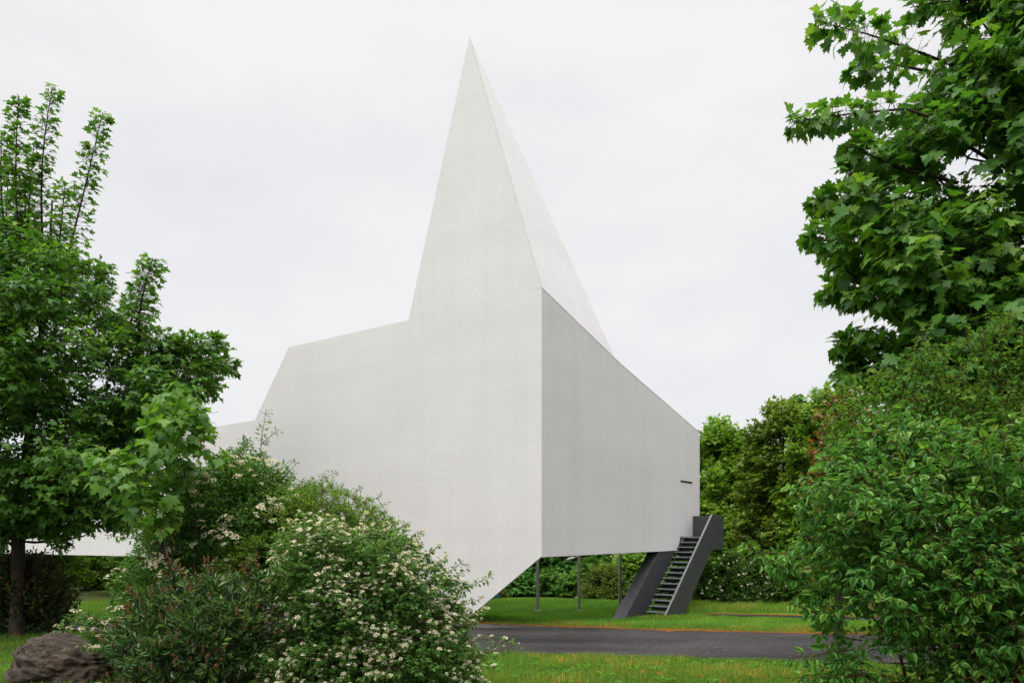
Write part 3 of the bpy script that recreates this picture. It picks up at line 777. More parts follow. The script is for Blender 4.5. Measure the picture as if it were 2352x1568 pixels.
M['leaf_red'] = leaf_mat('reddish_leaves', (0.050, 0.066, 0.016), (0.105, 0.074, 0.020), (0.19, 0.058, 0.018), 0.35, 0.45, 0.4)
M['leaf_far1'] = leaf_mat('far_leaves_mid', (0.020, 0.066, 0.014), (0.044, 0.120, 0.020), (0.100, 0.190, 0.030), 0.35, 0.5, 0.3)
M['leaf_far2'] = leaf_mat('far_leaves_light', (0.052, 0.120, 0.018), (0.095, 0.190, 0.024), (0.160, 0.250, 0.036), 0.38, 0.5, 0.3)
M['leaf_far3'] = leaf_mat('far_leaves_dark', (0.018, 0.070, 0.018), (0.038, 0.125, 0.025), (0.080, 0.185, 0.036), 0.3, 0.5, 0.3)
M['leaf_far4'] = leaf_mat('far_leaves_olive', (0.034, 0.070, 0.012), (0.072, 0.125, 0.018), (0.135, 0.175, 0.026), 0.35, 0.5, 0.3)
M['leaf_willow'] = leaf_mat('willow_leaves', (0.070, 0.120, 0.026), (0.120, 0.185, 0.040), (0.190, 0.250, 0.060), 0.35, 0.5, 0.3)
M['flower'] = leaf_mat('cream_flowers', (0.44, 0.37, 0.21), (0.58, 0.52, 0.37), (0.66, 0.62, 0.49), 0.2, 0.7, 0.1, gain=(1, 1, 1))
M['spike'] = leaf_mat('withered_spikes', (0.06, 0.030, 0.014), (0.15, 0.076, 0.030), (0.29, 0.175, 0.085), 0.1, 0.8, 0.1, gain=(1, 1, 1))

# ---- flower heads and withered spikes, a few meshes shared by many parts
def quad_disc(c, n, r):
    t = np.cross(n, [.3, .5, .8]); t /= np.linalg.norm(t) + 1e-9; b = np.cross(n, t)
    k = [c + r * (math.cos(a) * t + math.sin(a) * b) for a in np.linspace(0, 2 * math.pi, 6)[:-1]]
    return k
def head_mesh(name, kind):
    V, Fc, T = [], [], []
    if kind == 'umbel':
        for i in range(34):
            a = rng.uniform(0, 2 * np.pi); q = math.sqrt(rng.random())
            c = np.array([q * math.cos(a), q * math.sin(a), .38 * (1 - q * q) + rng.uniform(-.06, .06)])
            n = nrm(np.array([c[0] * .7, c[1] * .7, 1.0]) + rng.normal(0, .25, 3)); k = quad_disc(c, n, .17)
            V += k; b = len(V) - 5; Fc.append(list(range(b, b + 5))); T.append(np.clip(.55 + rng.normal(0, .22), 0, 1))
    else:
        for i in range(46):
            a = rng.uniform(0, 2 * np.pi); h = rng.random(); q = (.20 - .10 * h) * rng.uniform(.7, 1.2)
            c = np.array([q * math.cos(a), q * math.sin(a), h]); n = nrm(np.array([c[0], c[1], .12]) + rng.normal(0, .05, 3)); k = quad_disc(c, n, .11)
            V += k; b = len(V) - 5; Fc.append(list(range(b, b + 5))); T.append(np.clip(.5 + rng.normal(0, .25), 0, 1))
    return np.array(V), Fc, np.array(T)
HEADS = [head_mesh('h', 'umbel') for _ in range(4)]; SPIKES = [head_mesh('s', 'spike') for _ in range(4)]
def rot_to(n, spin):
    n = n / np.linalg.norm(n); t = np.cross(n, [.37, .51, .2]); t /= np.linalg.norm(t); b = np.cross(n, t)
    c, s_ = math.cos(spin), math.sin(spin)
    return np.stack([t * c + b * s_, -t * s_ + b * c, n], 1)
def heads(root, name, kinds, mat, pos, nor, size, limit=100):
    order = np.argsort(np.linalg.norm(pos - np.array([0, 0, EYE]), axis=1)); base = []
    for V, Fc, T in kinds:
        me = bpy.data.meshes.new(name); me.from_pydata([tuple(v) for v in V], [], Fc); me.update()
        a = me.attributes.new('tint', 'FLOAT', 'FACE'); a.data.foreach_set('value', T.astype(np.float32)); me.materials.append(mat); base.append(me)
    from mathutils import Matrix
    r0 = loc_of(root)
    for i in order[:limit]:
        o = bpy.data.objects.new(name, base[int(rng.integers(0, len(base)))]); COL.objects.link(o); o.parent = root
        R = rot_to(nor[i], rng.uniform(0, 6.28)) * size[i]
        m = np.eye(4); m[:3, :3] = R; m[:3, 3] = pos[i] - r0
        o.matrix_local = Matrix(m.tolist())
    rest = order[limit:]
    if len(rest):
        VV, FF, TT, off = [], [], [], 0
        for i in rest:
            V, Fc, T = kinds[int(rng.integers(0, len(kinds)))]
            VV.append(V @ (rot_to(nor[i], rng.uniform(0, 6.28)) * size[i]).T + pos[i]); FF.append(np.array(Fc) + off); TT.append(T); off += len(V)
        o = add_mesh(name, np.concatenate(VV), np.concatenate(FF), mat, root, tint=np.concatenate(TT)); o['kind'] = 'stuff'

def base_at(px, d):
    X = (px - CX) / F * d; return np.array([X, d, float(gz(X, d))])

def pick_front(ends, dirs, n, rnd=.30):
    """twig ends that lie on the side towards the light and the open, spread out"""
    yy = (ends[:, 1] - ends[:, 1].mean()) / (ends[:, 1].std() + .01); patchy = np.sin(ends[:, 0] * 7.1 + ends[:, 2] * 3.3) + np.sin(ends[:, 0] * 3.7 - ends[:, 2] * 8.9 + 1)
    sc_ = dirs[:, 2] * 1.1 - dirs[:, 1] * .8 - yy * .55 + patchy * .85 + rng.normal(0, rnd, len(ends))
    ix = np.argsort(-sc_)[:n]
    return ends[ix], nrm(dirs[ix] * .6 + UP[None] * .8)

# ------------------------------------------------------------------ 1. big maple on the left
def left_maple():
    d0 = 17.5; b = base_at(40, d0)
    r = empty('maple_tree', b, 'tall green maple on the left with upright leafy leader shoots', 'tree')
    tb = Tubes()
    trunk = np.array([b + [0, 0, -.2], b + [.0, 0, .4], b + [.02, 0, 1.3], b + [0.02, 0, 2.3], b + [.10, .05, 3.6], b + [.3, .05, 5.2], b + [.55, 0, 7.0], b + [.75, 0, 8.8], b + [.85, 0, 10.6]])
    tb.poly(trunk, [.21, .165, .15, .145, .125, .10, .07, .045, .02], 12)
    poly = [(-330, 1180), (-390, 950), (-330, 700), (-200, 560), (-60, 500), (0, 520), (60, 500), (110, 545), (165, 565), (190, 600), (262, 610), (250, 690), (300, 745), (380, 765), (470, 775), (530, 800), (552, 845), (500, 868), (510, 905), (455, 915), (440, 970), (400, 1010), (350, 1060), (345, 1190), (300, 1225), (240, 1205), (170, 1225), (110, 1245), (60, 1225), (0, 1250), (-150, 1230)]
    cl = fill(poly, 54, 72, d0, 3.1, 330, rmin=16, layers=3)
    gaps = [(119, 742, 26), (215, 877, 26), (150, 880, 14), (20, 1030, 18), (88, 1015, 16), (180, 500, 18), (60, 640, 14), (205, 1010, 12), (270, 872, 18)]
    def keep(c, rr):
        px = CX + c[0] / c[1] * F; py = HY - (c[2] - EYE) / c[1] * F; rp = rr / c[1] * F
        return not any((px - gx) ** 2 + (py - gy) ** 2 < (g + rp * .5) ** 2 for gx, gy, g in gaps)
    cl = [(c, rr) for c, rr in cl if keep(c, rr)]
    L, tw = [], []
    lv, e = sprays_sz(cl, 9.5, 6, .150, tree_c=b + [0.3, 0, 5.5], jit=.38, droop=.35)
    L.append(lv); tb.segs(e[0], e[1], .008, .004)
    limbs(tb, trunk, cl, .14, frac=.10, rr=.018)
    sh = [((40, 520), (43, 222), 34, 120), ((98, 560), (121, 196), 36, 120), ((155, 590), (236, 258), 40, 135), ((20, 600), (4, 300), 40, 90), ((225, 700), (246, 606), 34, 60), ((318, 790), (352, 592), 46, 150),
          ((300, 740), (330, 650), 40, 60), ((380, 800), (548, 845), 34, 110), ((360, 790), (520, 785), 36, 110), ((330, 880), (505, 905), 36, 90), ((130, 1180), (142, 1262), 34, 55), ((250, 1170), (262, 1216), 34, 40), ((-60, 520), (-85, 260), 46, 120), ((60, 560), (78, 330), 34, 70), ((10, 620), (20, 390), 40, 80), ((130, 640), (150, 420), 36, 80), ((80, 640), (60, 400), 36, 70)]
    for (a0, a1), (c0, c1), wpx, n in sh:
        dd = d0 + rng.uniform(-.8, .6); p0, p1 = P(a0, a1, dd), P(c0, c1, dd + rng.uniform(-.4, .4))
        lv, stem, pet = shoot(p0, p1, wpx * 1.35 / F * d0, int(n * 2.5), .155, bend=rng.uniform(-.12, .12), tint0=.58)
        L.append(lv); tb.poly(stem, np.linspace(.028, .008, 7), 5); tb.segs(pet[0], pet[1], .005, .003)
    tb.build('trunk', M['bark_maple'], r)
    build_leaves('crown', T_MAPLES, L, M['leaf_maple'], r)

def sprays_sz(*a, **k):
    lv, e = sprays(*a, **k); return lv, e

# ------------------------------------------------------------------ 2. near maple on the right
def right_maple():
    d0 = 8.6; b = base_at(2520, d0 + .3)
    r = empty('maple_tree', b, 'near maple with big lobed leaves reaching in from the right edge', 'tree')
    tb = Tubes()
    trunk = np.array([b + [0, 0, -.2], b + [0, 0, .5], b + [.03, 0, 1.6], b + [.08, .1, 3.0], b + [.05, .1, 4.6], b + [0, 0, 6.2], b + [-.1, 0, 8.0]])
    tb.poly(trunk, [.22, .17, .155, .14, .11, .08, .04], 12)
    poly = [(2215, -200), (2205, 20), (2150, 85), (2180, 125), (2112, 180), (2075, 300), (2020, 345), (1960, 372), (1935, 425), (1920, 480), (1885, 545), (1915, 590), (1925, 650), (1915, 690), (1960, 730), (2010, 735), (1950, 775), (1925, 830), (1945, 885), (2010, 900), (2100, 960), (2300, 1000), (2700, 1000), (2900, 600), (2800, 0), (2600, -260), (2350, -330)]
    cl = fill(poly, 74, 90, d0, 1.5, 300, rmin=24, layers=3)
    gaps = [(2313, 459, 30), (2205, 389, 22), (2005, 697, 16), (2270, 75, 20), (2335, 470, 24), (2150, 455, 12), (2060, 760, 12)]
    def keep(c, rr):
        px = CX + c[0] / c[1] * F; py = HY - (c[2] - EYE) / c[1] * F; rp = rr / c[1] * F
        return not any((px - gx) ** 2 + (py - gy) ** 2 < (g + rp * .55) ** 2 for gx, gy, g in gaps)
    cl = [(c, rr) for c, rr in cl if keep(c, rr)]
    L = []
    lv, e, = sprays_sz(cl, 12, 6, .150, tree_c=b + [0, 0, 4], jit=.34, droop=.62, upbias=-.05, shell=(.35, 1.0))
    L.append(lv); tb.segs(e[0], e[1], .006, .003)
    limbs(tb, trunk, cl, .12, frac=.5, rr=.028, rise=.45)
    # single branches that stand out against the sky
    br = [((2290, 190), (2090, 112), (1990, 78), (1872, 48), 58, 60), ((2250, 310), (2080, 250), (1950, 262), (1812, 282), 44, 70), ((2200, 420), (2060, 385), (1985, 350), (1945, 338), 46, 55), ((2150, 520), (2000, 470), (1930, 460), (1862, 462), 40, 50), ((2150, 560), (2010, 555), (1920, 560), (1852, 536), 44, 50),
          ((2150, 640), (2020, 660), (1960, 668), (1892, 668), 40, 50), ((2150, 780), (2050, 800), (1980, 802), (1918, 790), 44, 60), ((2200, 830), (2080, 850), (1990, 850), (1922, 836), 40, 50), ((2320, -20), (2230, 0), (2160, 5), (2090, 18), 38, 40), ((2160, 170), (2060, 150), (2000, 165), (1960, 160), 34, 30), ((2150, 590), (2050, 620), (1960, 600), (1908, 590), 34, 36)]
    for a, b2, c2, e2, wpx, n in br:
        dd = d0 + rng.uniform(-.7, .5); ps = [P(*a, dd), P(*b2, dd - .05), P(*c2, dd - .1), P(*e2, dd - .15)]
        tb.poly(ps, [.022, .014, .009, .004], 5)
        for i in range(3):
            lv, stem, pet = shoot(ps[i], ps[i + 1], wpx / F * dd, int(n * (.75 if i < 2 else 1.1)), .158, taper=.7 if i == 2 else 1, droop=.5, tint0=.55)
            L.append(lv); tb.segs(pet[0], pet[1], .004, .002)
    tb.build('trunk', M['bark_dark'], r)
    build_leaves('crown', T_MAPLE, L, M['leaf_maple2'], r)

# ------------------------------------------------------------------ generic shrub
def shrub(name, label, cat, base, poly, d0, thick, full, spacing, rmax, dens, k, size, tm, mat, bark, group=None, rmin=9, stems=14, stem_r=.012, style='shrub', droop=.25, upbias=.3, jit=.45, shell=(.45, 1.05), twigs=[], flowers=None, tint0=.48, tintv=.16, stemname='stem', leafname='foliage', layers=2, twig_r=.003, fname='flower_head', gaps=(), auto=0):
    b = base_at(*base); r = empty(name, b, label, cat, group)
    tb = Tubes(); L = []
    cl = fill(poly, spacing, rmax, d0, thick, full, rmin=rmin, layers=layers)
    if gaps:
        def ok(c, rr):
            px = CX + c[0] / c[1] * F; py = HY - (c[2] - EYE) / c[1] * F
            return not any((px - x) ** 2 + (py - y) ** 2 < (g + .4 * rr / c[1] * F) ** 2 for x, y, g in gaps)
        cl = [q for q in cl if ok(*q)]
    lv, e = sprays(cl, dens, k, size, style=style, droop=droop, upbias=upbias, jit=jit, shell=shell, tint0=tint0, tintv=tintv, tree_c=b + [0, 0, .8])
    zg = gz(lv[0][:, 0], lv[0][:, 1]); ok = lv[0][:, 2] > zg + .02
    L.append(tuple(a[ok] for a in lv)); tb.segs(e[0], e[1], twig_r, twig_r * .6)
    ix = rng.permutation(len(cl))[:stems]
    for i in ix:
        c, rr = cl[i]; a = b + np.array([rng.normal(0, .18), rng.normal(0, .15), -.05])
        t = np.linspace(0, 1, 6)[:, None]; pts = a + (c - a) * t
        pts[:, 2] += np.sin(t[:, 0] * np.pi) * np.linalg.norm(c - a) * .12; pts[1:-1] += rng.normal(0, .04, (4, 3))
        tb.poly(pts, np.linspace(stem_r * 1.5, stem_r * .4, 6), 6)
    tips = []; twigs = list(twigs)
    pl = [np.array(q, float) for q in poly]; cpx = np.mean(pl, 0)
    for _ in range(auto):
        i = int(rng.integers(0, len(pl))); f_ = rng.random(); e0 = pl[i] * (1 - f_) + pl[(i + 1) % len(pl)] * f_
        if e0[1] > 1540 or e0[1] > cpx[1] + 60: continue
        o_ = (e0 - cpx) / np.linalg.norm(e0 - cpx) + np.array([0, -.5]) + rng.normal(0, .35, 2); o_ /= np.linalg.norm(o_); ln_ = rng.uniform(.5, 1.0) * rmax * 1.1
        twigs.append((tuple(e0 - o_ * ln_ * .9), tuple(e0 + o_ * ln_ * rng.uniform(.3, .8)), rmax * .30, int(rng.uniform(16, 32)), d0 + rng.uniform(-.25, .3)))
    for q in twigs:      # (p0, p1, width px, n leaves, depth)
        (a0, a1), (c0, c1), wpx, n, dd = q[:5]
        p0, p1 = P(a0, a1, dd), P(c0, c1, dd + rng.uniform(-.1, .05))
        lv, stem, pet = shoot(p0, p1, wpx / F * dd, n, size * 1.0, taper=.6, bend=rng.uniform(-.03, .03), droop=droop, tint0=tint0 + .08)
        L.append(lv); tb.poly(stem, np.linspace(stem_r * .45, stem_r * .18, 7), 5); tb.segs(pet[0], pet[1], twig_r * .7, twig_r * .4)
        tips.append(np.concatenate([lv[0][::max(1, n // 7)], p1[None]]))
    tb.build(stemname, bark, r)
    build_leaves(leafname, tm, L, mat, r)
    if flowers:
        n, sz, kinds, fm = flowers
        if name == 'rowan_bush': tips = []
        pos, nor = pick_front(e[1], e[2], n, .7)
        if tips:
            tp = np.concatenate(tips); pos = np.concatenate([pos, tp]); nor = np.concatenate([nor, nrm(np.tile(UP, (len(tp), 1)) + rng.normal(0, .3, (len(tp), 3)))])
        nor = nrm(nor + rng.normal(0, .22, nor.shape))
        heads(r, fname, kinds, fm, pos + nor * sz * .8, nor, sz * rng.uniform(.55, 1.25, len(pos)))
    return r

left_maple()
right_maple()

# 3. young maple with big pale leaves in front of the church wing
ym_poly = [(345, 925), (400, 885), (455, 905), (490, 950), (480, 1000), (450, 1040), (440, 1090), (410, 1120), (395, 1180), (370, 1245), (320, 1225), (300, 1160), (260, 1140), (215, 1080), (250, 1045), (300, 1060), (340, 1020), (350, 970)]
shrub('young_maple', 'young maple with large pale green leaves beside the low white wing', 'tree', (430, 9.2), ym_poly, 8.8, .5, 70, 38, 36, 14, 4, .14, T_MAPLE, M['leaf_young'], M['bark_dark'], stems=7, stem_r=.014, style='maple', droop=.8, upbias=.0, jit=.42, rmin=16,
      twigs=[((440, 1010), (515, 1055), 30, 18, 8.7), ((440, 960), (492, 985), 30, 22, 8.7), ((300, 1060), (205, 1050), 26, 20, 8.7), ((370, 980), (345, 940), 24, 14, 8.7), ((400, 1040), (440, 1100), 28, 20, 8.8)], stemname='trunk', leafname='crown', tint0=.52)

# 4. rowan with cream flower plates
shrub('rowan_bush', 'rowan bush with cream flower plates and a tall thin shoot against the white wall', 'bush', (560, 10.2), [(250, 1440), (262, 1330), (320, 1235), (390, 1160), (430, 1090), (500, 1055), (560, 1010), (600, 1050), (650, 1085), (700, 1110), (740, 1160), (720, 1300), (640, 1380), (500, 1440), (380, 1460)], 9.7, .8, 120, 32, 44, 85, 8, .064, T_LANCE + T_OVS[:1], M['leaf_rowan'], M['bark_red'],
      stems=18, stem_r=.012, droop=.35, upbias=.25, auto=26, twigs=[((596, 1085), (612, 940), 22, 70, 9.5), ((600, 1020), (640, 985), 12, 16, 9.5), ((598, 1050), (560, 1000), 14, 22, 9.5), ((640, 1110), (688, 1058), 16, 24, 9.5), ((520, 1090), (510, 1040), 16, 26, 9.5), ((420, 1150), (400, 1075), 12, 18, 9.4), ((340, 1240), (240, 1228), 14, 34, 9.3), ((360, 1250), (290, 1200), 18, 34, 9.3), ((330, 1380), (272, 1310), 16, 26, 9.3)],
      flowers=(380, .052, HEADS, M['flower']), tint0=.5)

# 5. lime-green fine-leaved bush on the crest
shrub('lime_bush', 'fine leaved yellow green bush on the crest behind the white blossom', 'bush', (800, 9.8), [(480, 1330), (470, 1260), (540, 1220), (620, 1160), (690, 1120), (740, 1100), (800, 1125), (850, 1150), (900, 1185), (938, 1215), (935, 1260), (860, 1290), (700, 1320), (560, 1340)], 9.2, .55, 80, 28, 34, 90, 8, .040, T_OVS, M['leaf_lime'], M['bark_tan'],
      stems=16, stem_r=.008, droop=.15, upbias=.3, rmin=7, auto=22, twigs=[((720, 1130), (782, 1128), 16, 50, 9.1), ((690, 1120), (775, 1085), 14, 50, 9.1), ((830, 1160), (880, 1135), 13, 40, 9.1), ((860, 1190), (930, 1195), 13, 40, 9.1), ((640, 1130), (672, 1090), 14, 36, 9.1), ((760, 1150), (835, 1120), 12, 40, 9.1), ((900, 1210), (942, 1240), 12, 30, 9.1)])

# 6. bush covered in white blossom, in the foreground
wb = [(560, 1590), (575, 1480), (640, 1420), (610, 1370), (615, 1310), (640, 1235), (690, 1190), (760, 1195), (810, 1225), (880, 1215), (940, 1230), (985, 1275), (1020, 1310), (1050, 1350), (1062, 1400), (1085, 1450), (1080, 1490), (1105, 1540), (1120, 1600), (1100, 1640), (560, 1640)]
shrub('blossom_bush', 'wide green bush covered in small cream white flower heads, in front of the white wall', 'bush', (830, 8.2), wb, 7.7, .75, 190, 33, 44, 120, 7, .043, T_OVATE, M['leaf_white'], M['bark_tan'],
      stems=26, stem_r=.010, droop=.25, upbias=.35, shell=(.45, 1.2), layers=2, rmin=7, auto=46,
      twigs=[((1000, 1340), (1062, 1290), 14, 40, 7.6), ((1010, 1380), (1130, 1322), 16, 70, 7.6), ((1030, 1330), (1085, 1345), 13, 40, 7.6), ((1040, 1400), (1110, 1372), 12, 40, 7.6), ((980, 1310), (1030, 1272), 12, 34, 7.6), ((1050, 1440), (1108, 1425), 12, 30, 7.6), ((1080, 1510), (1195, 1478), 22, 70, 7.5), ((1085, 1520), (1160, 1468), 18, 50, 7.5), ((1060, 1480), (1130, 1462), 14, 34, 7.5), ((640, 1480), (548, 1530), 20, 46, 7.2), ((660, 1440), (570, 1470), 20, 44, 7.2), ((880, 1230), (912, 1196), 10, 26, 7.7), ((760, 1235), (770, 1196), 10, 26, 7.7), ((930, 1250), (975, 1222), 10, 26, 7.6), ((960, 1290), (1012, 1250), 12, 30, 7.6), ((820, 1225), (842, 1180), 10, 26, 7.7), ((690, 1250), (664, 1206), 11, 28, 7.6), ((1020, 1350), (1080, 1300), 11, 30, 7.5), ((1060, 1420), (1120, 1400), 10, 24, 7.5), ((1070, 1540), (1140, 1530), 12, 30, 7.3)],
      flowers=(1900, .026, HEADS, M['flower']), tint0=.5)

# 7. loose flowering bush over the boulder
shrub('blossom_bush', 'low flowering bush arching over the right end of the boulder', 'bush', (330, 9.0), [(200, 1470), (150, 1420), (200, 1405), (290, 1420), (380, 1440), (400, 1500), (300, 1520), (240, 1500)], 8.5, .3, 50, 32, 30, 60, 6, .055, T_OVATE, M['leaf_white'], M['bark_tan'],
      stems=9, stem_r=.008, rmin=9, twigs=[((240, 1450), (128, 1440), 16, 34, 8.3), ((260, 1430), (165, 1408), 16, 36, 8.3), ((250, 1480), (175, 1490), 14, 24, 8.2), ((300, 1440), (250, 1400), 14, 24, 8.3)], flowers=(14, .034, HEADS, M['flower']))

# 8. laurel with withered brown spikes, foreground; 9. dark laurel behind the trunk
def laurel(label, base, poly, d0, thick, full, spacing, rmax, dens, size, mat, nsp, ssz, stems, tw):
    r = shrub('laurel_bush', label, 'bush', base, poly, d0, thick, full, spacing, rmax, dens, 9, size, T_LAUREL, mat, M['bark_dark'], stems=stems, stem_r=.012, style='upright', droop=-.1, upbias=.55, jit=.5, twigs=tw, flowers=(nsp, ssz, SPIKES, M['spike']), fname='withered_spike')
    return r
laurel('glossy dark laurel with rust brown withered flower spikes, in the lower left foreground', (450, 7.9), [(255, 1600), (270, 1530), (262, 1470), (300, 1425), (330, 1380), (390, 1335), (450, 1350), (520, 1335), (590, 1325), (615, 1360), (600, 1410), (610, 1450), (585, 1510), (570, 1640), (300, 1640)], 7.4, .5, 120, 38, 44, 30, .10, M['leaf_laurel'], 230, .060, 16,
       [((400, 1330), (388, 1290), 14, 16, 7.2), ((560, 1330), (590, 1288), 16, 18, 7.2), ((330, 1400), (290, 1360), 14, 16, 7.2), ((480, 1330), (478, 1295), 14, 16, 7.2)])
laurel('big dark brownish laurel hedge bush behind the trunk of the left maple', (60, 18.35), [(-160, 1470), (-180, 1330), (-100, 1285), (20, 1272), (100, 1275), (150, 1300), (172, 1350), (172, 1410), (140, 1470)], 18.3, .6, 70, 40, 46, 26, .13, M['leaf_laureldark'], 420, .085, 12, [])

# 10. dogwood and rose thicket on the right
shrub('dogwood_bush', 'large dogwood bush with red stems and pointed oval leaves at the lower right', 'bush', (2230, 6.0), [(1880, 1640), (1850, 1570), (1900, 1500), (1885, 1445), (1840, 1400), (1830, 1350), (1790, 1310), (1770, 1280), (1850, 1245), (1860, 1190), (1835, 1140), (1880, 1070), (1960, 1000), (2060, 960), (2200, 980), (2420, 960), (2600, 1100), (2650, 1640)], 5.9, .95, 260, 54, 66, 44, 6, .076, T_OVATE + T_OVS[:1], M['leaf_dogwood'], M['bark_red'],
      stems=34, stem_r=.011, droop=.42, upbias=.15, layers=2, rmin=12, auto=40, shell=(.4, 1.15), tint0=.5, tintv=.22, gaps=((1990, 1450, 14), (2030, 1500, 14), (1930, 1465, 16), (2150, 1540, 12)),
      twigs=[((1850, 1345), (1706, 1246), 24, 34, 5.6), ((1850, 1300), (1738, 1296), 22, 26, 5.6), ((1900, 1420), (1815, 1385), 22, 24, 5.5), ((1960, 1490), (1808, 1512), 24, 34, 5.5), ((1980, 1470), (1880, 1455), 24, 28, 5.5), ((1980, 1550), (1800, 1556), 20, 34, 5.4), ((2080, 1300), (2140, 1210), 26, 24, 5.1), ((2250, 1420), (2190, 1330), 34, 24, 5.0), ((2230, 1300), (2250, 1155), 34, 26, 5.0), ((1920, 1180), (1832, 1145), 18, 22, 5.7), ((2290, 1520), (2120, 1250), 30, 40, 5.1)], twig_r=.0025)
shrub('rose_thicket', 'fine leaved rose thicket climbing beneath the near maple on the right', 'bush', (2330, 6.9), [(1890, 1040), (1915, 950), (1975, 880), (2080, 820), (2160, 770), (2250, 760), (2330, 740), (2450, 720), (2600, 780), (2650, 1200), (2300, 1250), (2000, 1150)], 6.7, .7, 160, 50, 56, 36, 7, .055, T_OVS + T_OVATE[:2], M['leaf_rose'], M['bark_red'],
      stems=22, stem_r=.010, droop=.35, upbias=.2, rmin=12, auto=26, tint0=.55,
      twigs=[((2230, 850), (2212, 735), 14, 34, 6.4), ((2280, 800), (2330, 735), 18, 34, 6.4), ((2060, 930), (1950, 960), 16, 34, 6.4), ((2150, 880), (2090, 840), 18, 34, 6.4), ((2200, 930), (2020, 905), 18, 44, 6.3), ((2280, 1000), (2090, 960), 16, 44, 6.3), ((2330, 860), (2290, 780), 18, 34, 6.3), ((2040, 980), (1900, 1010), 18, 44, 6.3)])

shrub('rose_thicket', 'small leaved rose shrub in front of the dogwood at the right edge', 'bush', (2420, 5.6), [(2140, 1640), (2190, 1540), (2150, 1450), (2220, 1380), (2180, 1280), (2230, 1180), (2190, 1090), (2260, 1020), (2330, 980), (2420, 960), (2520, 1000), (2560, 1640)], 5.15, .38, 120, 60, 46, 22, 7, .052, T_OVS + T_OVATE[:2], M['leaf_rose'], M['bark_red'],
      stems=16, stem_r=.008, droop=.3, upbias=.2, rmin=12, tint0=.5, layers=1, auto=22, gaps=((2260, 1250, 40), (2300, 1420, 36), (2230, 1480, 30), (2330, 1120, 30)))
# ------------------------------------------------------------------ background trees
def bg_tree(label, px, d, top, half, base_low, tm, mat, size, n=30, dens=6, bark='bark_dark', name='broadleaf_tree', group=None, k=6, crown_r=None, low=.12, tint0=.48, dx=0, bare=0, shapep=.75):
    b = base_at(px, d); H = EYE - (top - HY) / F * d - b[2]; R = half / F * d
    r = empty(name, b, label, 'tree', group)
    lean = rng.normal(0, .02 * H, 2); tt = np.linspace(0, 1, 7)
    trunk = np.stack([b[0] + lean[0] * tt + rng.normal(0, .04, 7), b[1] + lean[1] * tt, b[2] - .2 + (H * .9 + .2) * tt], 1)
    tb = Tubes(); tr = max(.05, H * .013); tb.poly(trunk, tr * np.array([1.3, 1, .9, .75, .55, .35, .12]), 8)
    cl = []
    for i in range(int(n * 1.6)):
        h = low + (1 - low) * rng.random() ** .9
        prof = max(.10, math.sin(min(1, max(0, ((h - low) / (1 - low)))) ** shapep * math.pi) ** .42)
        a = rng.uniform(0, 2 * np.pi); q = R * prof * math.sqrt(rng.uniform(.12, 1)) * .82
        rr = R * rng.uniform(.22, .36) * (1.1 - .45 * h)
        z = b[2] + H * h - (rr * .7 if h > .85 else 0)
        cl.append((np.array([b[0] + q * math.cos(a) + lean[0] * h, b[1] + q * math.sin(a) + lean[1] * h, z]), rr))
    cl.append((np.array([b[0] + lean[0], b[1] + lean[1], b[2] + H * .95]), R * .14)); cl.append((np.array([b[0] + lean[0], b[1] + lean[1], b[2] + H * .86]), R * .22))
    lv, e = sprays(cl, dens * 1.7, k, size, tree_c=b + [0, 0, H * .4], jit=.4, droop=.3, shell=(.45, 1.1), tint0=tint0, upbias=.3)
    zg = gz(lv[0][:, 0], lv[0][:, 1]); ok = lv[0][:, 2] > zg + .05
    tb.segs(e[0], e[1], .012, .005); limbs(tb, trunk, cl, tr, frac=.35, rr=.02)
    tb.build('trunk', M[bark], r); build_leaves('crown', tm, [tuple(a[ok] for a in lv)], M[mat], r)
    return r
G1 = 'trees standing behind the church'
# right of the church
bg_tree('bright green tree beside the right end of the church', 1655, 36, 960, 112, 0, T_MAPLEM, 'leaf_far2', .20, 56, 6.5, low=.03, shapep=.85)
bg_tree('olive green tree with a dark interior, second to the right of the church', 1795, 32, 922, 118, 0, T_MAPLEM, 'leaf_far4', .19, 60, 6.5, low=.04, shapep=.85)
bg_tree('dark pointed tree top rising behind the olive tree', 1822, 40, 903, 60, 0, T_MAPLEM, 'leaf_far1', .20, 26, 6, low=.3)
bg_tree('yellow green tree behind the reddish shrub', 1910, 30, 890, 118, 0, T_MAPLEM, 'leaf_far2', .18, 40, 6, low=.1, tint0=.42)
bg_tree('mid green tree top seen between yellow green and reddish foliage', 1905, 44, 888, 70, 0, T_MAPLEM, 'leaf_far1', .22, 26, 5, low=.2)
bg_tree('small reddish brown leaved tree in front of the yellow green tree', 1930, 16, 866, 92, 0, T_MAPLEM, 'leaf_red', .12, 44, 6, name='reddish_tree', low=.25, tint0=.45)
bg_tree('tall broad tree hidden mostly behind the right hand thicket', 2120, 30, 850, 160, 0, T_MAPLEM, 'leaf_far1', .20, 40, 5)
bg_tree('pale green tree filling the gap behind the staircase top', 1720, 40, 1000, 110, 0, T_MAPLEM, 'leaf_far1', .22, 34, 5.5, low=.02)
bg_tree('broad green tree beyond the path at the far right', 2330, 34, 880, 170, 0, T_MAPLEM, 'leaf_far2', .20, 30, 4)
bg_tree('dark green tree at the far right behind the near maple trunk', 2580, 36, 860, 180, 0, T_MAPLEM, 'leaf_far1', .22, 30, 4)
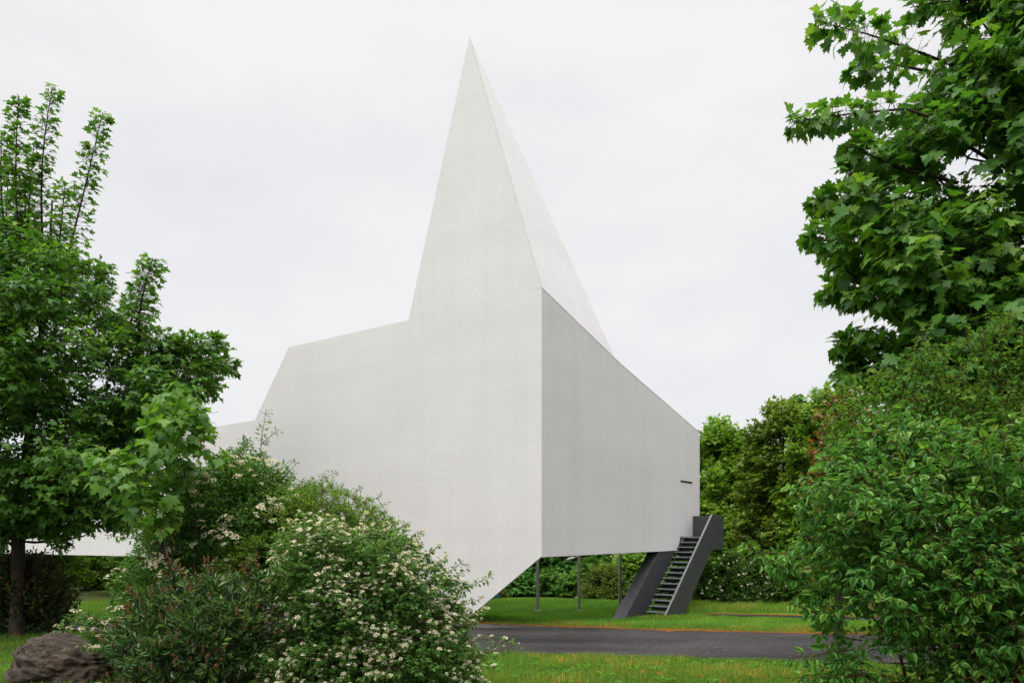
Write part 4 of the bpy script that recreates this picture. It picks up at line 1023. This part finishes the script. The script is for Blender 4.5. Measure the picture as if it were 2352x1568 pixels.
# woods seen beneath the church
woods = [(1105, 36, 1090, 100, 'leaf_far3', 'dark wood edge tree seen just right of the sloping white edge'), (1190, 40, 1060, 110, 'leaf_far3', 'dark tree seen between the first post and the sloping edge'), (1275, 37, 1080, 100, 'leaf_far3', 'dense dark green tree between the first and second posts'),
         (1345, 41, 1050, 110, 'leaf_far1', 'deep green tree behind the post with the lamp'), (1430, 37, 1090, 100, 'leaf_far3', 'shaded tree behind the third post'), (1510, 38, 1060, 100, 'leaf_far1', 'mid green tree behind the staircase'), (1590, 40, 1040, 100, 'leaf_far1', 'mid green tree behind the upper flight of the staircase')]
for px, d, top, half, mt, lab in woods:
    bg_tree(lab, px, d, top, half, 0, T_MAPLEM, mt, .20, 30, 5.5, low=.0, group=G1, shapep=.6)
bg_tree('light willow like bush under the church between second and third posts', 1395, 31.5, 1300, 62, 0, T_LANCE, 'leaf_willow', .13, 34, 12, low=.0, name='willow_bush', shapep=.55)
bg_tree('fresh green low tree under the church left of the staircase', 1440, 33, 1262, 62, 0, T_MAPLEM, 'leaf_far2', .15, 30, 9, low=.0, shapep=.5, tint0=.4)
bg_tree('small light bush beside the teal cabinet', 1152, 31, 1352, 20, 0, T_LANCE, 'leaf_willow', .10, 14, 16, low=.0, name='small_bush', shapep=.5)
bg_tree('leafy green low tree left of the second post', 1310, 32.5, 1322, 40, 0, T_MAPLEM, 'leaf_far1', .14, 24, 9, low=.0, shapep=.5, tint0=.55)
for px, d, top, half, mt, lab in [(1195, 33.5, 1318, 46, 'leaf_far3', 'low dark undergrowth bush left of the first post'), (1262, 34, 1310, 46, 'leaf_far1', 'undergrowth bush between the first post and the lamp post'), (1360, 35, 1280, 60, 'leaf_far1', 'leafy undergrowth behind the willow like bush'), (1480, 33, 1285, 60, 'leaf_far1', 'undergrowth bush directly behind the inner stair wall'), (1560, 31, 1290, 60, 'leaf_far1', 'low bush behind the stair treads')]:
    bg_tree(lab, px, d, top, half, 0, T_MAPLEM, mt, .15, 26, 9, low=.0, name='undergrowth_bush', shapep=.5)['category'] = 'bush'
# hedge with cream flowers on the right
hedge = [(1610, 29.0, 1268, 52, 'round dark green shrub with a few cream flowers just right of the staircase'), (1675, 28.4, 1262, 56, 'tall shrub dotted with cream flowers in the middle of the hedge'), (1745, 28.8, 1266, 52, 'green hedge shrub with cream flowers near the dogwood tip'), (1815, 28.0, 1255, 60, 'hedge shrub partly hidden behind the dogwood branches'), (1900, 28.4, 1250, 66, 'hedge shrub behind the dogwood at the far right of the lawn')]
for px, d, top, half, lab in hedge:
    r = bg_tree(lab, px, d, top, half, 0, T_OVS, 'leaf_far1', .11, 34, 15, low=.0, name='hedge_shrub', group='shrubs in the flowering hedge', shapep=.5)
    b = loc_of(r); n = 34; a = rng.uniform(math.pi, 2 * math.pi, n); R = half / F * d
    H = EYE - (top - HY) / F * d - b[2]; hh = rng.uniform(.1, .92, n)
    q = R * np.sin(np.clip(hh, .05, 1) ** .5 * math.pi) ** .6 * .95
    pos = np.stack([b[0] + q * np.cos(a), b[1] + q * np.sin(a), b[2] + H * hh], 1)
    nor = nrm(np.stack([np.cos(a), np.sin(a), np.full(n, .7)], 1)); heads(r, 'flower_head', HEADS, M['flower'], pos, nor, rng.uniform(.03, .06, n))
    r['category'] = 'shrub'
# left, seen under the low white wing
left_bg = [(150, 37, 1262, 60, 'leaf_far2', 'mid green shrub under the low white wing beside the dark laurel'), (225, 39, 1250, 62, 'leaf_far2', 'light green shrub under the low white wing behind the marker post'), (300, 36, 1270, 60, 'leaf_far2', 'yellowish green shrub under the low white wing beside the rowan'), (80, 40, 1230, 80, 'leaf_far3', 'dark shrub behind the laurel hedge on the far left'), (390, 37, 1240, 80, 'leaf_far1', 'shrub hidden behind the rowan under the low wing'), (-40, 42, 1240, 80, 'leaf_far1', 'green shrub at the left frame edge behind the maple trunk')]
for px, d, top, half, mt, lab in left_bg:
    r = bg_tree(lab, px, d, top, half, 0, T_MAPLEM, mt, .15, 34, 9, low=.0, name='green_shrub', group='shrubs beyond the low wing', shapep=.5); r['category'] = 'shrub'
# ================================================================== LIGHT, SKY, CAMERA
w = bpy.data.worlds.new('World'); SC.world = w; w.use_nodes = True
nt = w.node_tree; nt.nodes.clear()
out = nt.nodes.new('ShaderNodeOutputWorld'); bg = nt.nodes.new('ShaderNodeBackground'); bg.inputs[1].default_value = 0.1
SUN_EL, SUN_AZ = math.radians(48), math.radians(212)      # compass bearing with +Y as north
sky = nt.nodes.new('ShaderNodeTexSky'); sky.sky_type = 'NISHITA'; sky.sun_disc = False
sky.sun_elevation = SUN_EL; sky.sun_rotation = SUN_AZ; sky.air_density = 1.0; sky.dust_density = 2.0
tc = nt.nodes.new('ShaderNodeTexCoord'); sp = nt.nodes.new('ShaderNodeSeparateXYZ'); nt.links.new(tc.outputs['Generated'], sp.inputs[0])
# thick cloud: brighter overhead (overcast sky), faint grey-blue folds
zr = ramp(nt, [(0.0, (6.4, 6.45, 6.7)), (0.10, (6.75, 6.77, 6.92)), (0.3, (7.15, 7.1, 7.15)), (0.66, (7.4, 7.3, 7.32)), (0.76, (20.0, 19.7, 19.4)), (1.0, (42, 41.2, 40.4))], sp.outputs[2])
n1 = noise(nt, 2.1, 6, 0.55, vec=tc.outputs['Generated'], mapscale=(1, 1, 2.2))
cl = ramp(nt, [(0.34, (0.90, 0.912, 0.945)), (0.56, (1.0, 1.0, 1.0))], n1.outputs[0])
cloud = mixc(nt, 1.0, zr.outputs[0], cl.outputs[0], 'MULTIPLY')
fin = mixc(nt, 0.96, sky.outputs[0], cloud)
nt.links.new(fin, bg.inputs[0]); nt.links.new(bg.outputs[0], out.inputs[0])

sl = bpy.data.lights.new('sun', 'SUN'); sl.energy = 1.5; sl.angle = math.radians(28); sl.color = (1.0, .965, .92)
so = bpy.data.objects.new('sun', sl); COL.objects.link(so)
d_ = Vector((math.sin(SUN_AZ) * math.cos(SUN_EL), math.cos(SUN_AZ) * math.cos(SUN_EL), math.sin(SUN_EL)))
so.rotation_euler = d_.to_track_quat('Z', 'Y').to_euler(); so.location = (0, 0, 40)

cam = bpy.data.cameras.new('camera'); co = bpy.data.objects.new('camera', cam); COL.objects.link(co)
co.location = (0, 0, EYE); co.rotation_euler = (math.radians(90), 0, 0)
cam.sensor_width = 36; cam.lens = 36 * F / 2352; cam.shift_y = (HY - 784) / 2352; cam.clip_end = 2000; cam.clip_start = .05
SC.camera = co
vs = SC.view_settings; vs.view_transform = 'Standard'; vs.look = 'None'; vs.exposure = 0.35; vs.gamma = 1.0; vs.use_curve_mapping = False
cy = SC.cycles; cy.max_bounces = 7; cy.diffuse_bounces = 4; cy.glossy_bounces = 2; cy.transmission_bounces = 4; cy.transparent_max_bounces = 4
cy.use_denoising = True; cy.caustics_reflective = False; cy.caustics_refractive = False
